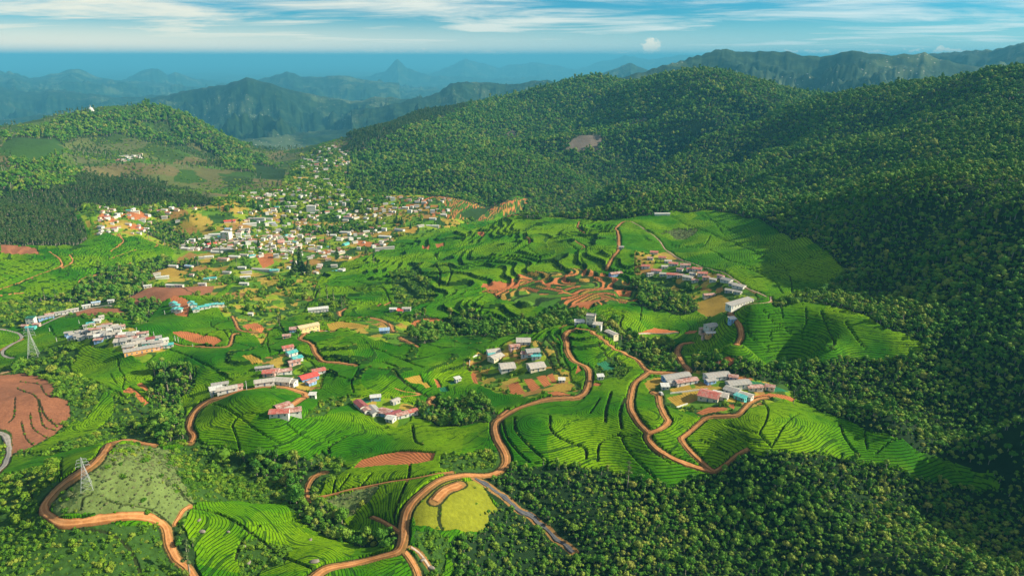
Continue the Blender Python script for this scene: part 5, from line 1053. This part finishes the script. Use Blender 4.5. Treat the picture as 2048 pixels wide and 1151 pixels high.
def car(bx_,by_,yaw,matn,label):
    x,y,R=hit(bx_,by_); z=float(zat(x,y))+.25; r=bpy.data.objects.new('parked_car',None); S.collection.objects.link(r); r.location=(x,y,z); r.rotation_euler=(0,0,math.radians(yaw)); tag(r,label,'car','parked cars')
    mk('body',lambda b:prism(b,[(-.85,.35),(.85,.35),(.85,1.0),(-.85,1.0)],-2.1,2.1),RF[matn],r,.08)
    mk('cabin',lambda b:prism(b,[(-.78,1.003),(.78,1.003),(.66,1.6),(-.66,1.6)],-1.7,.9),RF[matn],r,.06)
    mk('window',lambda b:prism(b,[(-.80,1.1),(.80,1.1),(.72,1.45),(-.72,1.45)],-1.5,.7),GL,r)
    for sx_ in(-1.3,1.3):
        for sy_ in(-.8,.8): mk('wheel',lambda b:bmesh.ops.create_cone(b,cap_ends=True,radius1=.36,radius2=.36,depth=.24,segments=14,matrix=Matrix.Translation((sx_,sy_,.36))@Matrix.Rotation(math.pi/2,4,'X')),DR,r)
car(1322,792,100,'white','small white car parked at the head of the short dirt loop by the farm')
car(653,661,20,'white','small white car parked in the yard right of the cream hall')
m,t=mat('boulder'); P=t.n('ShaderNodeNewGeometry').outputs['Position']; finish(t,t.mix(t.noise(P,1.2,4,.7),(.13,.11,.09),(.28,.24,.21)),.9,bump(t,t.noise(P,2,4),.6,.3)); BO=m
for i_,(bx_,by_,s,l) in enumerate([(404,1063,2.2,'long grey boulder in the tea near the lower left road'),(398,1040,1.4,'small boulder in the tea just above the long grey one'),(457,1067,1.2,'small dark boulder in the middle of the lower left tea field'),(486,1095,2.0,'pale boulder at the top of the rocky scrub patch in the lower tea'),(496,1125,2.4,'pinkish boulder at the lower side of the rocky scrub patch'),(630,1128,2.6,'broad grey boulder in the tea beside the bottom road'),(621,1079,1.6,'small heap of rock in the tea above the bottom road'),(862,1133,2.6,'wet grey rock by the pool beside the road fork'),(845,1118,1.8,'pale rock just below the road fork')]):
    x,y,R=hit(bx_,by_); rg=np.random.default_rng(70+i_); V0,F0=lump(rg,(0,0,0),(1.3,.8,.55),False,.16); o_=link('boulder',mesh_np('boulder',V0,F0,True,(BO,))); o_.location=(x,y,float(zat(x,y))+.15); o_.scale=(s*.6,s*.6,s*.55); o_.rotation_euler=(0,0,i_*1.3); tag(o_,l,'boulder','boulders')
def wall_run(pts,h,matn,name,label,cat):
    W3=[hit(*q)[:2] for q in smooth(pts,4)]
    def f(b):
        for (xa,ya),(xb,yb) in zip(W3[:-1],W3[1:]):
            za,zb=float(zat(xa,ya)),float(zat(xb,yb)); d=Vector((xb-xa,yb-ya,0)).normalized(); n=Vector((-d.y,d.x,0))*.12
            v=[b.verts.new((xa+s_*n.x,ya+s_*n.y,za+u)) for s_,u in((-1,-.8),(1,-.8),(1,h),(-1,h))]+[b.verts.new((xb+s_*n.x,yb+s_*n.y,zb+u)) for s_,u in((-1,-.8),(1,-.8),(1,h),(-1,h))]
            for q in((0,1,5,4),(1,2,6,5),(2,3,7,6),(3,0,4,7),(0,3,2,1),(4,5,6,7)): b.faces.new([v[i] for i in q])
    tag(mk(name,f,matn),label,cat)
wall_run([(1340,792),(1375,790),(1414,787)],1.0,WL['white'],'garden_wall','white wall between the farm houses and the olive plot','wall')
wall_run([(939,731),(940,722),(948,715),(960,708)],1.1,WL['white'],'retaining_wall','pale curved wall at the left edge of the central hamlet','wall')
wall_run([(1277,671),(1300,668),(1326,671),(1357,666)],1.0,WL['grey'],'retaining_wall','pale stone wall along the lower edge of the brown plot','wall')
wall_run([(1353,814),(1364,811),(1375,809)],1.0,WL['white'],'retaining_wall','short white wall left of the barn with the faded red roof','wall')
print('objects done')

#=== the air: one closed box of thin even haze
hb=bmesh.new(); bmesh.ops.create_cube(hb,size=1); hm_=bpy.data.meshes.new('haze'); 
bmesh.ops.scale(hb,vec=(340000,340000,1190),verts=hb.verts); bmesh.ops.translate(hb,vec=(0,0,-800+595),verts=hb.verts); hb.to_mesh(hm_)
m=bpy.data.materials.new('air'); m.use_nodes=True; t=NT(m.node_tree)
v=t.n('ShaderNodeVolumePrincipled',{'Color':(.11,.47,.72,1),'Density':1/15500.0,'Anisotropy':0.0}); o_=t.n('ShaderNodeOutputMaterial'); t.t.links.new(v.outputs[0],o_.inputs['Volume'])
hm_.materials.append(m); tag(link('haze',hm_),kind='stuff')
